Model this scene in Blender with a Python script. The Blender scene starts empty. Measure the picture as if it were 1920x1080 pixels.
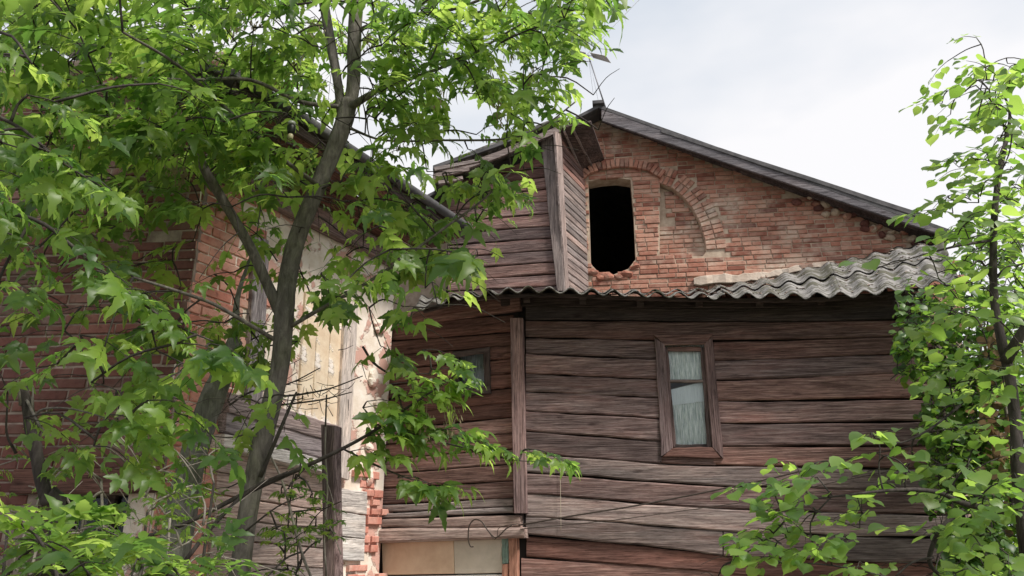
import bpy, math, random
import numpy as np
from mathutils import Vector, Matrix
from mathutils.geometry import tessellate_polygon
random.seed(7); rng = np.random.default_rng(7)
R = math.radians
scene = bpy.context.scene
COL = scene.collection

# ------------------------------------------------------------------ camera
F = 1400.0; PITCH = R(19.0); CAMZ = 1.65
cam = bpy.data.cameras.new('camera'); camo = bpy.data.objects.new('camera', cam); COL.objects.link(camo)
cam.sensor_width = 36; cam.lens = 36 * F / 1920; cam.clip_end = 2000; cam.clip_start = 0.05
camo.location = (0, 0, CAMZ); camo.rotation_euler = (R(90) + PITCH, 0, 0)
scene.camera = camo
scene.view_settings.view_transform = 'Standard'; scene.view_settings.look = 'None'
scene.view_settings.exposure = 0.5; scene.view_settings.gamma = 1

# ------------------------------------------------------------------ sky and sun
SUN_EL, SUN_AZ = R(50), R(-40)          # azimuth measured from +X towards +Y
w = bpy.data.worlds.new('World'); scene.world = w; w.use_nodes = True
nt = w.node_tree; nt.nodes.clear()
out = nt.nodes.new('ShaderNodeOutputWorld'); bg = nt.nodes.new('ShaderNodeBackground'); bg2 = nt.nodes.new('ShaderNodeBackground')
mixs = nt.nodes.new('ShaderNodeMixShader')
sky = nt.nodes.new('ShaderNodeTexSky'); sky.sky_type = 'NISHITA'; sky.sun_disc = False
sky.sun_elevation = SUN_EL; sky.sun_rotation = R(90) - SUN_AZ; sky.air_density = 1.0; sky.dust_density = 3.0
nt.links.new(sky.outputs[0], bg.inputs[0]); bg.inputs[1].default_value = 0.09
tc = nt.nodes.new('ShaderNodeTexCoord'); mp = nt.nodes.new('ShaderNodeMapping'); mp.inputs['Scale'].default_value = (1, 1, 2.2)
nz = nt.nodes.new('ShaderNodeTexNoise'); nz.inputs['Scale'].default_value = 1.6; nz.inputs['Detail'].default_value = 5
rp = nt.nodes.new('ShaderNodeValToRGB')
rp.color_ramp.elements[0].position = .40; rp.color_ramp.elements[0].color = (.68, .73, .80, 1)
rp.color_ramp.elements[1].position = .60; rp.color_ramp.elements[1].color = (.96, .945, .95, 1)
nt.links.new(tc.outputs['Generated'], mp.inputs[0]); nt.links.new(mp.outputs[0], nz.inputs['Vector'])
nt.links.new(nz.outputs[0], rp.inputs[0]); nt.links.new(rp.outputs[0], bg2.inputs[0]); bg2.inputs[1].default_value = 0.80
mixs.inputs[0].default_value = .88
nt.links.new(bg.outputs[0], mixs.inputs[1]); nt.links.new(bg2.outputs[0], mixs.inputs[2]); nt.links.new(mixs.outputs[0], out.inputs[0])
sd = bpy.data.lights.new('sun', 'SUN'); sd.energy = 3.6; sd.angle = R(12); sd.color = (1, .95, .86)
so = bpy.data.objects.new('sun', sd); COL.objects.link(so)
sdir = Vector((math.cos(SUN_EL) * math.cos(SUN_AZ), math.cos(SUN_EL) * math.sin(SUN_AZ), math.sin(SUN_EL)))
so.rotation_euler = sdir.to_track_quat('Z', 'Y').to_euler(); so.location = (12, 0, 20)

# ------------------------------------------------------------------ pixel helpers (1920x1080 photograph)
CP, SP = math.cos(PITCH), math.sin(PITCH)
def ray(px, py):
    a = (px - 960) / F; b = (540 - py) / F
    return Vector((a, CP - b * SP, SP + b * CP))
def P(px, py, Y):
    d = ray(px, py); return Vector((0, 0, CAMZ)) + d * (Y / d.y)
def depth(p): return p[1] * CP + (p[2] - CAMZ) * SP
def proj(p):
    z = depth(p); return 960 + F * p[0] / z, 540 - F * ((p[2] - CAMZ) * CP - p[1] * SP) / z
class Wall:
    def __init__(s, O, ang):
        s.O = Vector((O[0], O[1])); s.a = ang; s.d = Vector((math.cos(ang), math.sin(ang))); s.n = Vector((s.d.y, -s.d.x))
    def hit(s, px, py, off=0.0):
        r = ray(px, py); O = s.O + s.n * off
        t = (O.dot(s.n)) / (r.x * s.n.x + r.y * s.n.y)
        x, y, z = r.x * t, r.y * t, CAMZ + r.z * t
        return ((Vector((x, y)) - s.O).dot(s.d), z)
    def W(s, u, z, v=0.0):
        q = s.O + s.d * u + s.n * v; return Vector((q.x, q.y, z))
    def M(s, u, z, v=0.0, tilt=0.0):
        return Matrix.Translation(s.W(u, z, v)) @ Matrix.Rotation(s.a, 4, 'Z') @ Matrix.Rotation(tilt, 4, 'Y')
    def u_at(s, px, Y=None, py=800): return s.hit(px, py)[0]

# ------------------------------------------------------------------ object helpers
WM = {}
def mesh_from(name, verts, faces, smooth=False):
    me = bpy.data.meshes.new(name); me.from_pydata([tuple(v) for v in verts], [], faces); me.update()
    if smooth: me.polygons.foreach_set('use_smooth', [True] * len(me.polygons))
    return me
def link(name, data, M, mat=None, parent=None):
    o = bpy.data.objects.new(name, data); COL.objects.link(o)
    if mat is not None and data is not None and not data.materials: data.materials.append(mat)
    WM[o] = M.copy(); o.matrix_basis = (WM[parent].inverted() @ M) if parent is not None else M
    if parent is not None: o.parent = parent
    return o
def tag(o, label=None, cat=None, group=None, kind=None):
    if label: o['label'] = label
    if cat: o['category'] = cat
    if group: o['group'] = group
    if kind: o['kind'] = kind
    return o
def thing(name, loc, label, cat, group=None):
    return tag(link(name, None, Matrix.Translation(Vector(loc))), label, cat, group)
def world_mesh(name, verts, faces, mat, parent=None, smooth=False):
    c = sum((Vector(v) for v in verts), Vector()) / len(verts)
    me = mesh_from(name, [Vector(v) - c for v in verts], faces, smooth)
    return link(name, me, Matrix.Translation(c), mat, parent)

def plank(name, wall, top, bot, v0, t, mat, parent, n=10, jit=.004, bev=.007, label=None):
    """board between two polylines given as (u,z); back at v0, front at v0+t"""
    def samp(pl, k):
        f = k / n * (len(pl) - 1); i = min(int(f), len(pl) - 2); a = f - i
        return (pl[i][0] * (1 - a) + pl[i + 1][0] * a, pl[i][1] * (1 - a) + pl[i + 1][1] * a)
    cu = (top[0][0] + top[-1][0]) / 2; cz = sum(p[1] for p in top + bot) / (len(top) + len(bot))
    V = []; Fc = []; jt = jb = jv = 0
    for k in range(n + 1):
        jt = jt * .5 + random.uniform(-jit, jit); jb = jb * .5 + random.uniform(-jit, jit); jv = jv * .7 + random.uniform(-jit, jit) * .8
        ut, zt = samp(top, k); ub, zb = samp(bot, k); zt += jt; zb += jb; ft = t + jv
        b = min(bev, (zt - zb) * .3)
        fr = lambda z: ub + (ut - ub) * ((z - zb) / max(zt - zb, 1e-4))
        for v, z in ((0, zt), (ft - b, zt), (ft, zt - b), (ft, zb + b), (ft - b, zb), (0, zb)):
            V.append((fr(z) - cu, -v, z - cz))
    for k in range(n):
        a, c = k * 6, k * 6 + 6
        for j in range(6):
            j2 = (j + 1) % 6; Fc.append((a + j, a + j2, c + j2, c + j))
    Fc.append(tuple(range(5, -1, -1))); Fc.append(tuple(n * 6 + j for j in range(6)))
    o = link(name, mesh_from(name, V, Fc), wall.M(cu, cz, v0), mat, parent)
    if label: o['label'] = label
    return o
def pplank(name, wall, tl, tr, br, bl, v0, t, mat, parent, n=6, jit=.004, bev=.006, label=None):
    """board from four pixel corners measured on the wall's front plane"""
    h = lambda p: wall.hit(p[0], p[1], v0 + t)
    return plank(name, wall, [h(tl), h(tr)], [h(bl), h(br)], v0, t, mat, parent, n, jit, bev, label)
def vboard(name, wall, tl, tr, br, bl, v0, t, mat, parent, jit=.004, label=None):
    """upright board: stations run top to bottom; local X is its length"""
    h = lambda p: wall.hit(p[0], p[1], v0 + t)
    TL, TR, BR, BL = h(tl), h(tr), h(br), h(bl); n = 8
    cz = (TL[1] + BL[1]) / 2; cu = (TL[0] + BR[0]) / 2
    V = []; Fc = []
    for k in range(n + 1):
        a = k / n
        l = (TL[0] * (1 - a) + BL[0] * a + random.uniform(-jit, jit), TL[1] * (1 - a) + BL[1] * a)
        r = (TR[0] * (1 - a) + BR[0] * a + random.uniform(-jit, jit), TR[1] * (1 - a) + BR[1] * a)
        b = min(.006, abs(r[0] - l[0]) * .25); ft = t + random.uniform(-jit, jit) * .5
        for q, v in ((l[0], 0), (l[0], ft - b), (l[0] + b, ft), (r[0] - b, ft), (r[0], ft - b), (r[0], 0)):
            z = l[1] + (r[1] - l[1]) * ((q - l[0]) / (r[0] - l[0]))
            V.append((-(z - cz), -v, q - cu))
    for k in range(n):
        a, c = k * 6, k * 6 + 6
        for j in range(6): Fc.append((a + j, c + j, c + (j + 1) % 6, a + (j + 1) % 6))
    Fc.append(tuple(range(6))); Fc.append(tuple(n * 6 + j for j in range(5, -1, -1)))
    o = link(name, mesh_from(name, V, Fc), wall.M((TL[0] + BR[0]) / 2, cz, v0, R(90)), mat, parent)
    if label: o['label'] = label
    return o
def slab(name, wall, outer, holes, v0, t, mat, parent, label=None):
    """flat plate in the wall plane with holes; polygons in (u,z); front at v0, thickness t backwards"""
    loops = [outer] + holes
    pts = [p for l in loops for p in l]
    tris = tessellate_polygon([[Vector((p[0], p[1], 0)) for p in l] for l in loops])
    cu = sum(p[0] for p in outer) / len(outer); cz = sum(p[1] for p in outer) / len(outer)
    n = len(pts); V = [(p[0] - cu, 0, p[1] - cz) for p in pts] + [(p[0] - cu, t, p[1] - cz) for p in pts]
    Fc = []
    for a, b, c in tris:
        A, B, C = pts[a], pts[b], pts[c]
        if (B[0] - A[0]) * (C[1] - A[1]) - (B[1] - A[1]) * (C[0] - A[0]) < 0: b, c = c, b
        Fc.append((a, b, c)); Fc.append((a + n, c + n, b + n))
    s = 0
    for l in loops:
        for i in range(len(l)):
            i2 = (i + 1) % len(l); Fc.append((s + i, s + i2, s + i2 + n, s + i + n))
        s += len(l)
    o = link(name, mesh_from(name, V, Fc), wall.M(cu, cz, v0), mat, parent)
    if label: o['label'] = label
    return o
def catmull(pts, sub=5):
    pts = [np.array(p, float) for p in pts]; res = []
    Q = [2 * pts[0] - pts[1]] + pts + [2 * pts[-1] - pts[-2]]
    for i in range(1, len(Q) - 2):
        for k in range(sub):
            t = k / sub; a, b, c, d = Q[i - 1:i + 3]
            res.append(.5 * (2 * b + (c - a) * t + (2 * a - 5 * b + 4 * c - d) * t * t + (3 * b - a - 3 * c + d) * t ** 3))
    res.append(pts[-1]); return res
def tube_geo(pts, rad, sides=8, rough=0.0, V=None, Fc=None):
    V = [] if V is None else V; Fc = [] if Fc is None else Fc; s = len(V); n = len(pts); up = Vector((.31, .2, .93))
    P3 = [Vector(p) for p in pts]
    for i in range(n):
        t = (P3[min(i + 1, n - 1)] - P3[max(i - 1, 0)]).normalized()
        if i == 0: x = t.orthogonal().normalized()
        else: x = (x - t * x.dot(t)).normalized()
        y = t.cross(x)
        for k in range(sides):
            a = 2 * math.pi * k / sides; r = rad[i] * (1 + random.uniform(-rough, rough))
            V.append(P3[i] + (x * math.cos(a) + y * math.sin(a)) * r)
    for i in range(n - 1):
        for k in range(sides):
            k2 = (k + 1) % sides; Fc.append((s + i * sides + k, s + i * sides + k2, s + (i + 1) * sides + k2, s + (i + 1) * sides + k))
    Fc.append(tuple(s + k for k in range(sides - 1, -1, -1))); Fc.append(tuple(s + (n - 1) * sides + k for k in range(sides)))
    return V, Fc
def tube(name, pts, rad, mat, parent=None, sides=8, rough=0.0, sub=4, smooth=True):
    n0 = len(pts); P4 = [tuple(p) + (r,) for p, r in zip(pts, rad)]; c = catmull(P4, sub) if n0 > 2 else [np.array(p) for p in P4]
    V, Fc = tube_geo([p[:3] for p in c], [max(p[3], .0008) for p in c], sides, rough)
    return world_mesh(name, V, Fc, mat, parent, smooth)
def pxtube(name, pp, mat, parent=None, sides=8, rough=0.0, sub=4):
    """pp: list of (px,py,Y,width in px)"""
    pts = [P(a, b, Y) for a, b, Y, q in pp]; rad = [q / 2 * depth(p) / F for p, (a, b, Y, q) in zip(pts, pp)]
    return tube(name, pts, rad, mat, parent, sides, rough, sub)

# ------------------------------------------------------------------ materials
def newmat(name):
    m = bpy.data.materials.new(name); m.use_nodes = True; t = m.node_tree; t.nodes.clear()
    o = t.nodes.new('ShaderNodeOutputMaterial'); b = t.nodes.new('ShaderNodeBsdfPrincipled'); t.links.new(b.outputs[0], o.inputs[0])
    b.inputs['Roughness'].default_value = .85; b.inputs['Specular IOR Level'].default_value = .25
    return m, t, b, o
def N(t, typ, **kw):
    n = t.nodes.new(typ)
    for k, v in kw.items():
        if k in n.inputs: n.inputs[k].default_value = v
        else: setattr(n, k, v)
    return n
def ramp(t, stops):
    r = t.nodes.new('ShaderNodeValToRGB'); e = r.color_ramp.elements
    while len(e) < len(stops): e.new(.5)
    for i, (p, c) in enumerate(stops): e[i].position = p; e[i].color = (*c, 1) if len(c) == 3 else c
    return r
def mixc(t, a, b, fac, mode='MIX'):
    m = t.nodes.new('ShaderNodeMix'); m.data_type = 'RGBA'; m.blend_type = mode; m.clamp_factor = True
    for s, v in ((0, fac), (6, a), (7, b)):
        if isinstance(v, (int, float)): m.inputs[s].default_value = v
        elif isinstance(v, tuple): m.inputs[s].default_value = (*v, 1)
        else: t.links.new(v, m.inputs[s])
    return m.outputs[2]
def rnd_value(t):
    oi = N(t, 'ShaderNodeObjectInfo'); at = N(t, 'ShaderNodeAttribute', attribute_name='rnd')
    s = N(t, 'ShaderNodeMath', operation='ADD'); t.links.new(oi.outputs['Random'], s.inputs[0]); t.links.new(at.outputs['Fac'], s.inputs[1])
    f = N(t, 'ShaderNodeMath', operation='FRACT'); t.links.new(s.outputs[0], f.inputs[0]); return f.outputs[0]
def coords(t, scale, shift=True):
    tc = N(t, 'ShaderNodeTexCoord'); mp = N(t, 'ShaderNodeMapping'); mp.inputs['Scale'].default_value = scale
    t.links.new(tc.outputs['Object'], mp.inputs[0])
    if shift:
        r = rnd_value(t); s = N(t, 'ShaderNodeMath', operation='MULTIPLY'); s.inputs[1].default_value = 61.7; t.links.new(r, s.inputs[0])
        c = N(t, 'ShaderNodeCombineXYZ'); [t.links.new(s.outputs[0], c.inputs[i]) for i in range(3)]
        t.links.new(c.outputs[0], mp.inputs['Location'])
    return mp.outputs[0]
def noise(t, vec, scale, detail=5, rough=.55, dist=0):
    n = N(t, 'ShaderNodeTexNoise', Scale=scale, Detail=detail, Roughness=rough, Distortion=dist); t.links.new(vec, n.inputs['Vector']); return n.outputs[0]
def bump(t, b, h, strength, dist=.01, prev=None):
    n = N(t, 'ShaderNodeBump', Strength=strength, Distance=dist); t.links.new(h, n.inputs['Height'])
    if prev: t.links.new(prev, n.inputs['Normal'])
    t.links.new(n.outputs[0], b.inputs['Normal']); return n.outputs[0]
def hsv(t, col, val=None, sat=None, hue=None):
    h = N(t, 'ShaderNodeHueSaturation'); t.links.new(col, h.inputs['Color'])
    if val is not None: t.links.new(val, h.inputs['Value'])
    if sat is not None: t.links.new(sat, h.inputs['Saturation'])
    if hue is not None: t.links.new(hue, h.inputs['Hue'])
    return h.outputs[0]
def maprange(t, v, a, b, lo=0, hi=1):
    m = N(t, 'ShaderNodeMapRange'); m.inputs[1].default_value = lo; m.inputs[2].default_value = hi; m.inputs[3].default_value = a; m.inputs[4].default_value = b
    t.links.new(v, m.inputs[0]); return m.outputs[0]
def wood(name, dark, mid, light, red=(.16, .075, .06), redamt=.35, vv=(.72, 1.22), rough=.85, warm=.35):
    m, t, b, o = newmat(name); b.inputs['Roughness'].default_value = rough
    grain = noise(t, coords(t, (1.1, 14, 34)), 2.6, 9, .62, .5); big = noise(t, coords(t, (.8, 2, 5)), 1.7, 4, .6)
    fine = noise(t, coords(t, (2.2, 40, 120)), 2.2, 4, .6)
    c = ramp(t, [(.30, dark), (.47, mid), (.72, light)]); t.links.new(grain, c.inputs[0])
    c2 = mixc(t, c.outputs[0], red, maprange(t, big, 0, redamt, .45, .75))
    st = ramp(t, [(.36, (.45, .42, .42)), (.55, (1, 1, 1))]); t.links.new(big, st.inputs[0])
    c3 = mixc(t, c2, st.outputs[0], .55, 'MULTIPLY')
    fr = ramp(t, [(.34, (.35, .33, .33)), (.46, (1, 1, 1))]); t.links.new(fine, fr.inputs[0])
    c4 = mixc(t, c3, fr.outputs[0], .5, 'MULTIPLY')
    med = noise(t, coords(t, (4.5, 12, 60)), 2.0, 6, .7, .8)
    md = ramp(t, [(.36, (.42, .40, .40)), (.52, (1, 1, 1)), (.68, (1.25, 1.22, 1.2))]); t.links.new(med, md.inputs[0])
    c4 = mixc(t, c4, md.outputs[0], .7, 'MULTIPLY')
    crk = noise(t, coords(t, (.55, 3, 26)), 3.1, 3, .5, .3)
    cr = ramp(t, [(.485, (1, 1, 1)), (.5, (.16, .15, .16)), (.515, (1, 1, 1))]); t.links.new(crk, cr.inputs[0])
    msk = maprange(t, noise(t, coords(t, (1.3, 2, 4)), 1.9, 3), 0, 1, .47, .60)
    c5 = mixc(t, c4, mixc(t, c4, cr.outputs[0], 1.0, 'MULTIPLY'), msk)
    vo = N(t, 'ShaderNodeTexVoronoi', Scale=1.0); t.links.new(coords(t, (2.3, 1, 7)), vo.inputs['Vector'])
    kn = ramp(t, [(.05, (.30, .25, .25)), (.13, (1, 1, 1))]); t.links.new(vo.outputs['Distance'], kn.inputs[0])
    c6 = mixc(t, c5, kn.outputs[0], .75, 'MULTIPLY')
    r1 = rnd_value(t); q1 = N(t, 'ShaderNodeMath', operation='MULTIPLY'); q1.inputs[1].default_value = 7.31; t.links.new(r1, q1.inputs[0])
    q2 = N(t, 'ShaderNodeMath', operation='FRACT'); t.links.new(q1.outputs[0], q2.inputs[0])
    ble = noise(t, coords(t, (.55, 1, 2.4)), 1.5, 4, .6)
    c6 = mixc(t, c6, mixc(t, c6, (1.5, 1.42, 1.36), 1.0, 'MULTIPLY'), maprange(t, ble, 0, .9, .5, .68))
    c6 = mixc(t, c6, mixc(t, c6, (1.22, .93, .78), 1.0, 'MULTIPLY'), maprange(t, q2.outputs[0], 0, warm, .25, 1))
    t.links.new(hsv(t, c6, val=maprange(t, rnd_value(t), *vv)), b.inputs['Base Color'])
    n1 = bump(t, b, grain, .55, .014); n2 = bump(t, b, fine, .4, .006, n1); bump(t, b, cr.outputs[0], .5, .01, n2)
    return m
M_WOOD = wood('weathered_brown_wood', (.060, .040, .039), (.215, .150, .146), (.47, .375, .365), red=(.25, .115, .10), redamt=.45, vv=(.56, 1.14), warm=.75)
M_WOODL = wood('grey_brown_wood', (.075, .056, .055), (.25, .20, .193), (.48, .415, .40), red=(.25, .135, .115), redamt=.5)
M_WOODC = wood('brown_casing_wood', (.065, .045, .046), (.185, .135, .138), (.34, .265, .27), redamt=.25)
M_CREAMW = wood('peeling_cream_boards', (.42, .30, .24), (.72, .60, .49), (.86, .79, .72), red=(.62, .36, .30), redamt=.35, vv=(.92, 1.08))
M_WOODG = wood('weathered_grey_wood', (.10, .083, .08), (.27, .23, .225), (.46, .41, .40), redamt=.12)
M_WOODR = wood('reddish_brown_wood', (.055, .028, .024), (.16, .085, .073), (.27, .165, .145), redamt=.6)
M_WOODD = wood('dark_old_and_shaded_wood', (.03, .024, .024), (.075, .06, .06), (.15, .125, .125), redamt=.1)  # old dark wood; also carries eave and post-foot shade as colour
M_BEAM = wood('pale_weathered_log', (.16, .125, .115), (.42, .345, .325), (.66, .575, .55), red=(.30, .18, .17), redamt=.4)
M_LILAC = wood('mottled_lilac_log', (.13, .11, .12), (.34, .30, .32), (.55, .50, .52), redamt=.05)
M_BARGE = wood('slate_painted_board', (.08, .076, .086), (.19, .182, .205), (.31, .30, .33), redamt=.05)
M_PLATE = wood('chipped_white_paint', (.30, .27, .26), (.60, .57, .56), (.78, .75, .74), redamt=.05, vv=(.85, 1.1))

def brickmat(name, stops, pale, paleamt, mort=(.5, .44, .38)):
    m, t, b, o = newmat(name); r = rnd_value(t)
    c = ramp(t, stops); t.links.new(r, c.inputs[0])
    vec = coords(t, (1, 1, 1)); g = noise(t, vec, 22, 6, .65); g2 = noise(t, vec, 6, 4, .6)
    geo = N(t, 'ShaderNodeNewGeometry'); wn = noise(t, geo.outputs['Position'], 1.7, 6, .62, .3)
    c1 = mixc(t, c.outputs[0], mixc(t, c.outputs[0], (.45, .42, .42), 1.0, 'MULTIPLY'), maprange(t, g, 0, .9, .5, .75))
    c2 = mixc(t, c1, pale, maprange(t, g2, 0, paleamt, .45, .72))
    f = N(t, 'ShaderNodeMath', operation='MULTIPLY'); t.links.new(maprange(t, wn, 0, 1, .52, .70), f.inputs[0]); t.links.new(maprange(t, g, .35, 1, .32, .55), f.inputs[1])
    c3 = mixc(t, c2, mort, f.outputs[0])
    t.links.new(c3, b.inputs['Base Color']); b.inputs['Roughness'].default_value = .92
    bump(t, b, g, .6, .008); return m
M_BRICKG = brickmat('weathered_orange_brick', [(0, (.19, .07, .05)), (.3, (.33, .14, .10)), (.65, (.41, .19, .135)), (.9, (.47, .26, .195)), (1, (.15, .07, .058))], (.54, .38, .30), .55, (.60, .51, .42))
M_BRICKL = brickmat('shade_toned_red_brick', [(0, (.075, .032, .03)), (.4, (.125, .052, .044)), (.75, (.17, .07, .058)), (1, (.095, .042, .04))], (.21, .13, .11), .35, (.20, .15, .13))  # dark red brick, darkened further with the shade on the house front
M_BRICKP = brickmat('sun_toned_pink_brick', [(0, (.44, .17, .13)), (.5, (.56, .235, .185)), (1, (.63, .31, .25))], (.68, .45, .38), .45, (.66, .44, .37))  # pink brick, lighter copy with the flank's sunlight put into the colour
def stucco(name, a, b_, scale=9, bs=.5, extra=None, ea=.5):
    m, t, b, o = newmat(name); vec = coords(t, (1, 1, 1), False); n1 = noise(t, vec, scale, 8, .62, .2); n2 = noise(t, vec, scale * 6, 4)
    c = ramp(t, [(.35, a), (.65, b_)]); t.links.new(n1, c.inputs[0]); col = c.outputs[0]
    if extra is not None:
        n3 = noise(t, vec, scale * .45, 6, .65, .4); e = ramp(t, [(ea, (0, 0, 0)), (ea + .04, (1, 1, 1))]); t.links.new(n3, e.inputs[0])
        col = mixc(t, col, extra, e.outputs[0])
        p = bump(t, b, e.outputs[0], .8, .012)
        bump(t, b, n2, bs, .006, p)
    else: bump(t, b, n2, bs, .008)
    t.links.new(col, b.inputs['Base Color']); b.inputs['Roughness'].default_value = .95; return m
M_MORTARG = stucco('pale_lime_mortar', (.34, .25, .19), (.52, .42, .33))
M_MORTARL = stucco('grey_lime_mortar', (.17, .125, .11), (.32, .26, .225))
M_FILLET = stucco('dirty_lime_fillet', (.42, .33, .27), (.64, .55, .47), 6, .9, (.30, .20, .16), .58)
M_PLASTER = stucco('peeling_plaster', (.66, .56, .47), (.80, .72, .66), 7, .6, (.55, .33, .28), .52)
M_PEELC = stucco('peeling_cream_paint', (.66, .50, .36), (.82, .70, .56), 6, .5, (.84, .76, .72), .55)
M_CREAM = stucco('cream_panel', (.66, .52, .36), (.74, .62, .46), 3, .15)
M_OCHRE = stucco('peach_painted_panel', (.62, .42, .30), (.80, .61, .46), 3.5, .3, (.50, .36, .28), .64)
M_BEIGEP = stucco('faded_beige_panel', (.56, .50, .43), (.74, .66, .57), 3.5, .3, (.42, .34, .28), .66)
M_WHITE = stucco('dirty_whitewash', (.58, .56, .55), (.76, .73, .71), 5, .4, (.42, .30, .27), .63)
M_SLATE = stucco('mossy_slate', (.085, .08, .077), (.34, .325, .315), 11, 1.0, (.085, .082, .06), .50)
M_EAVE = stucco('roofing_felt', (.06, .06, .065), (.12, .115, .12), 8, .4)
M_GREENP = wood('green_painted_wood', (.10, .15, .13), (.20, .29, .25), (.30, .38, .34), redamt=.05)
M_TERRA = wood('terracotta_painted_wood', (.28, .13, .09), (.42, .22, .16), (.52, .30, .23), redamt=.1)
def simple(name, col, rough=.6, metal=0, spec=.4):
    m, t, b, o = newmat(name); n = noise(t, coords(t, (1, 1, 1), False), 30, 4)
    t.links.new(mixc(t, tuple(c * .75 for c in col), col, n), b.inputs['Base Color']); b.inputs['Roughness'].default_value = rough
    b.inputs['Metallic'].default_value = metal; b.inputs['Specular IOR Level'].default_value = spec; return m
M_BLACK = simple('black_plastic', (.012, .012, .014), .45)
M_CABLE = simple('dark_cable', (.05, .035, .028), .6)
M_STEEL = simple('dull_steel', (.22, .22, .24), .5, .6)
M_PALEM = simple('pale_sheet_metal', (.55, .55, .58), .45, .2)
M_CERAM = simple('cream_ceramic', (.60, .52, .36), .4)
M_THREAD = simple('pale_string', (.55, .48, .38), .9)
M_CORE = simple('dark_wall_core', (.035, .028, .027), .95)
def curtain(name, a, b_):
    m, t, b, o = newmat(name); v = N(t, 'ShaderNodeTexCoord').outputs['Object']
    mp = N(t, 'ShaderNodeMapping'); mp.inputs['Scale'].default_value = (75, 1, 4); t.links.new(v, mp.inputs[0])
    n = noise(t, mp.outputs[0], 1.6, 6, .7); c = ramp(t, [(.36, a), (.60, b_)]); t.links.new(n, c.inputs[0])
    t.links.new(c.outputs[0], b.inputs['Base Color']); b.inputs['Roughness'].default_value = .95; bump(t, b, n, .5, .01); return m
M_LACE = curtain('lace_curtain', (.24, .31, .31), (.97, .97, .97))
M_SHEER = curtain('folded_white_curtain', (.70, .72, .78), (.85, .87, .92))
M_DULLC = curtain('dull_grey_curtain', (.07, .08, .10), (.30, .32, .36))
def glassmat():
    m, t, b, o = newmat('old_window_glass'); t.nodes.remove(b)
    tr = N(t, 'ShaderNodeBsdfTransparent'); tr.inputs[0].default_value = (.95, .97, .97, 1)
    gl = N(t, 'ShaderNodeBsdfGlossy', Roughness=.06); mx = N(t, 'ShaderNodeMixShader'); fr = N(t, 'ShaderNodeFresnel', IOR=1.3)
    n = noise(t, coords(t, (1, 1, 1), False), 6, 2); bp = N(t, 'ShaderNodeBump', Strength=.08, Distance=.02); t.links.new(n, bp.inputs['Height']); t.links.new(bp.outputs[0], gl.inputs['Normal'])
    t.links.new(fr.outputs[0], mx.inputs[0]); t.links.new(tr.outputs[0], mx.inputs[1]); t.links.new(gl.outputs[0], mx.inputs[2]); t.links.new(mx.outputs[0], o.inputs[0]); return m
M_GLASS = glassmat()
def leafmat(name, c0, c1, tr0, tr1, trans=.5, rough=.45):
    m, t, b, o = newmat(name); r = rnd_value(t)
    n = noise(t, coords(t, (1, 1, 1)), 25, 3)
    pw = N(t, 'ShaderNodeMath', operation='POWER'); t.links.new(r, pw.inputs[0]); pw.inputs[1].default_value = 1.5; r2 = pw.outputs[0]
    d = mixc(t, c0, c1, r2); tcol = mixc(t, tr0, tr1, r2)
    d2 = mixc(t, d, mixc(t, d, (.6, .7, .6), 1.0, 'MULTIPLY'), n)
    b.inputs['Roughness'].default_value = rough; b.inputs['Specular IOR Level'].default_value = .42
    t.links.new(d2, b.inputs['Base Color'])
    tr = N(t, 'ShaderNodeBsdfTranslucent'); t.links.new(tcol, tr.inputs[0])
    mx = N(t, 'ShaderNodeMixShader'); mx.inputs[0].default_value = trans
    t.links.new(b.outputs[0], mx.inputs[1]); t.links.new(tr.outputs[0], mx.inputs[2]); t.links.new(mx.outputs[0], o.inputs[0]); return m
M_LEAF = leafmat('maple_leaf', (.045, .095, .028), (.17, .28, .05), (.19, .37, .06), (.64, .84, .16), .58, .4)  # darkest greens stand in for deep shade among the leaves
M_LEAF2 = leafmat('round_leaf', (.085, .155, .05), (.19, .30, .075), (.26, .48, .06), (.58, .80, .15), .55, .38)
M_VINE = leafmat('vine_leaf', (.045, .10, .03), (.13, .23, .05), (.13, .30, .04), (.50, .74, .10), .48, .4)
M_DRY = leafmat('dry_leaf', (.20, .12, .07), (.34, .22, .13), (.2, .12, .06), (.3, .2, .1), .3, .9)
M_SEED = leafmat('dry_seed_wing', (.22, .17, .11), (.36, .29, .19), (.3, .24, .14), (.42, .36, .22), .4, .8)
def barkmat(name, a, b_, c_):
    m, t, b, o = newmat(name); v = N(t, 'ShaderNodeTexCoord').outputs['Object']; mp = N(t, 'ShaderNodeMapping'); mp.inputs['Scale'].default_value = (1, 1, .3); t.links.new(v, mp.inputs[0])
    n = noise(t, mp.outputs[0], 26, 8, .7, .6); n2 = noise(t, v, 5, 5, .6)
    c = ramp(t, [(.3, a), (.5, b_), (.75, c_)]); t.links.new(n, c.inputs[0])
    mo = ramp(t, [(.45, (1, 1, 1)), (.7, (.75, .85, .62))]); t.links.new(n2, mo.inputs[0])
    t.links.new(mixc(t, c.outputs[0], mo.outputs[0], .8, 'MULTIPLY'), b.inputs['Base Color']); b.inputs['Roughness'].default_value = .95
    bump(t, b, n, .9, .012); return m
M_BARK = barkmat('grey_maple_bark', (.052, .044, .04), (.125, .112, .104), (.235, .212, .195))
M_BARKG = barkmat('lichen_grey_bark', (.06, .055, .05), (.15, .145, .13), (.28, .27, .25))
M_BARKD = barkmat('dark_twig_bark', (.022, .018, .017), (.05, .042, .04), (.10, .085, .08))
M_BARKP = barkmat('pale_peeling_bark', (.10, .085, .075), (.24, .21, .19), (.40, .36, .33))
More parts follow.
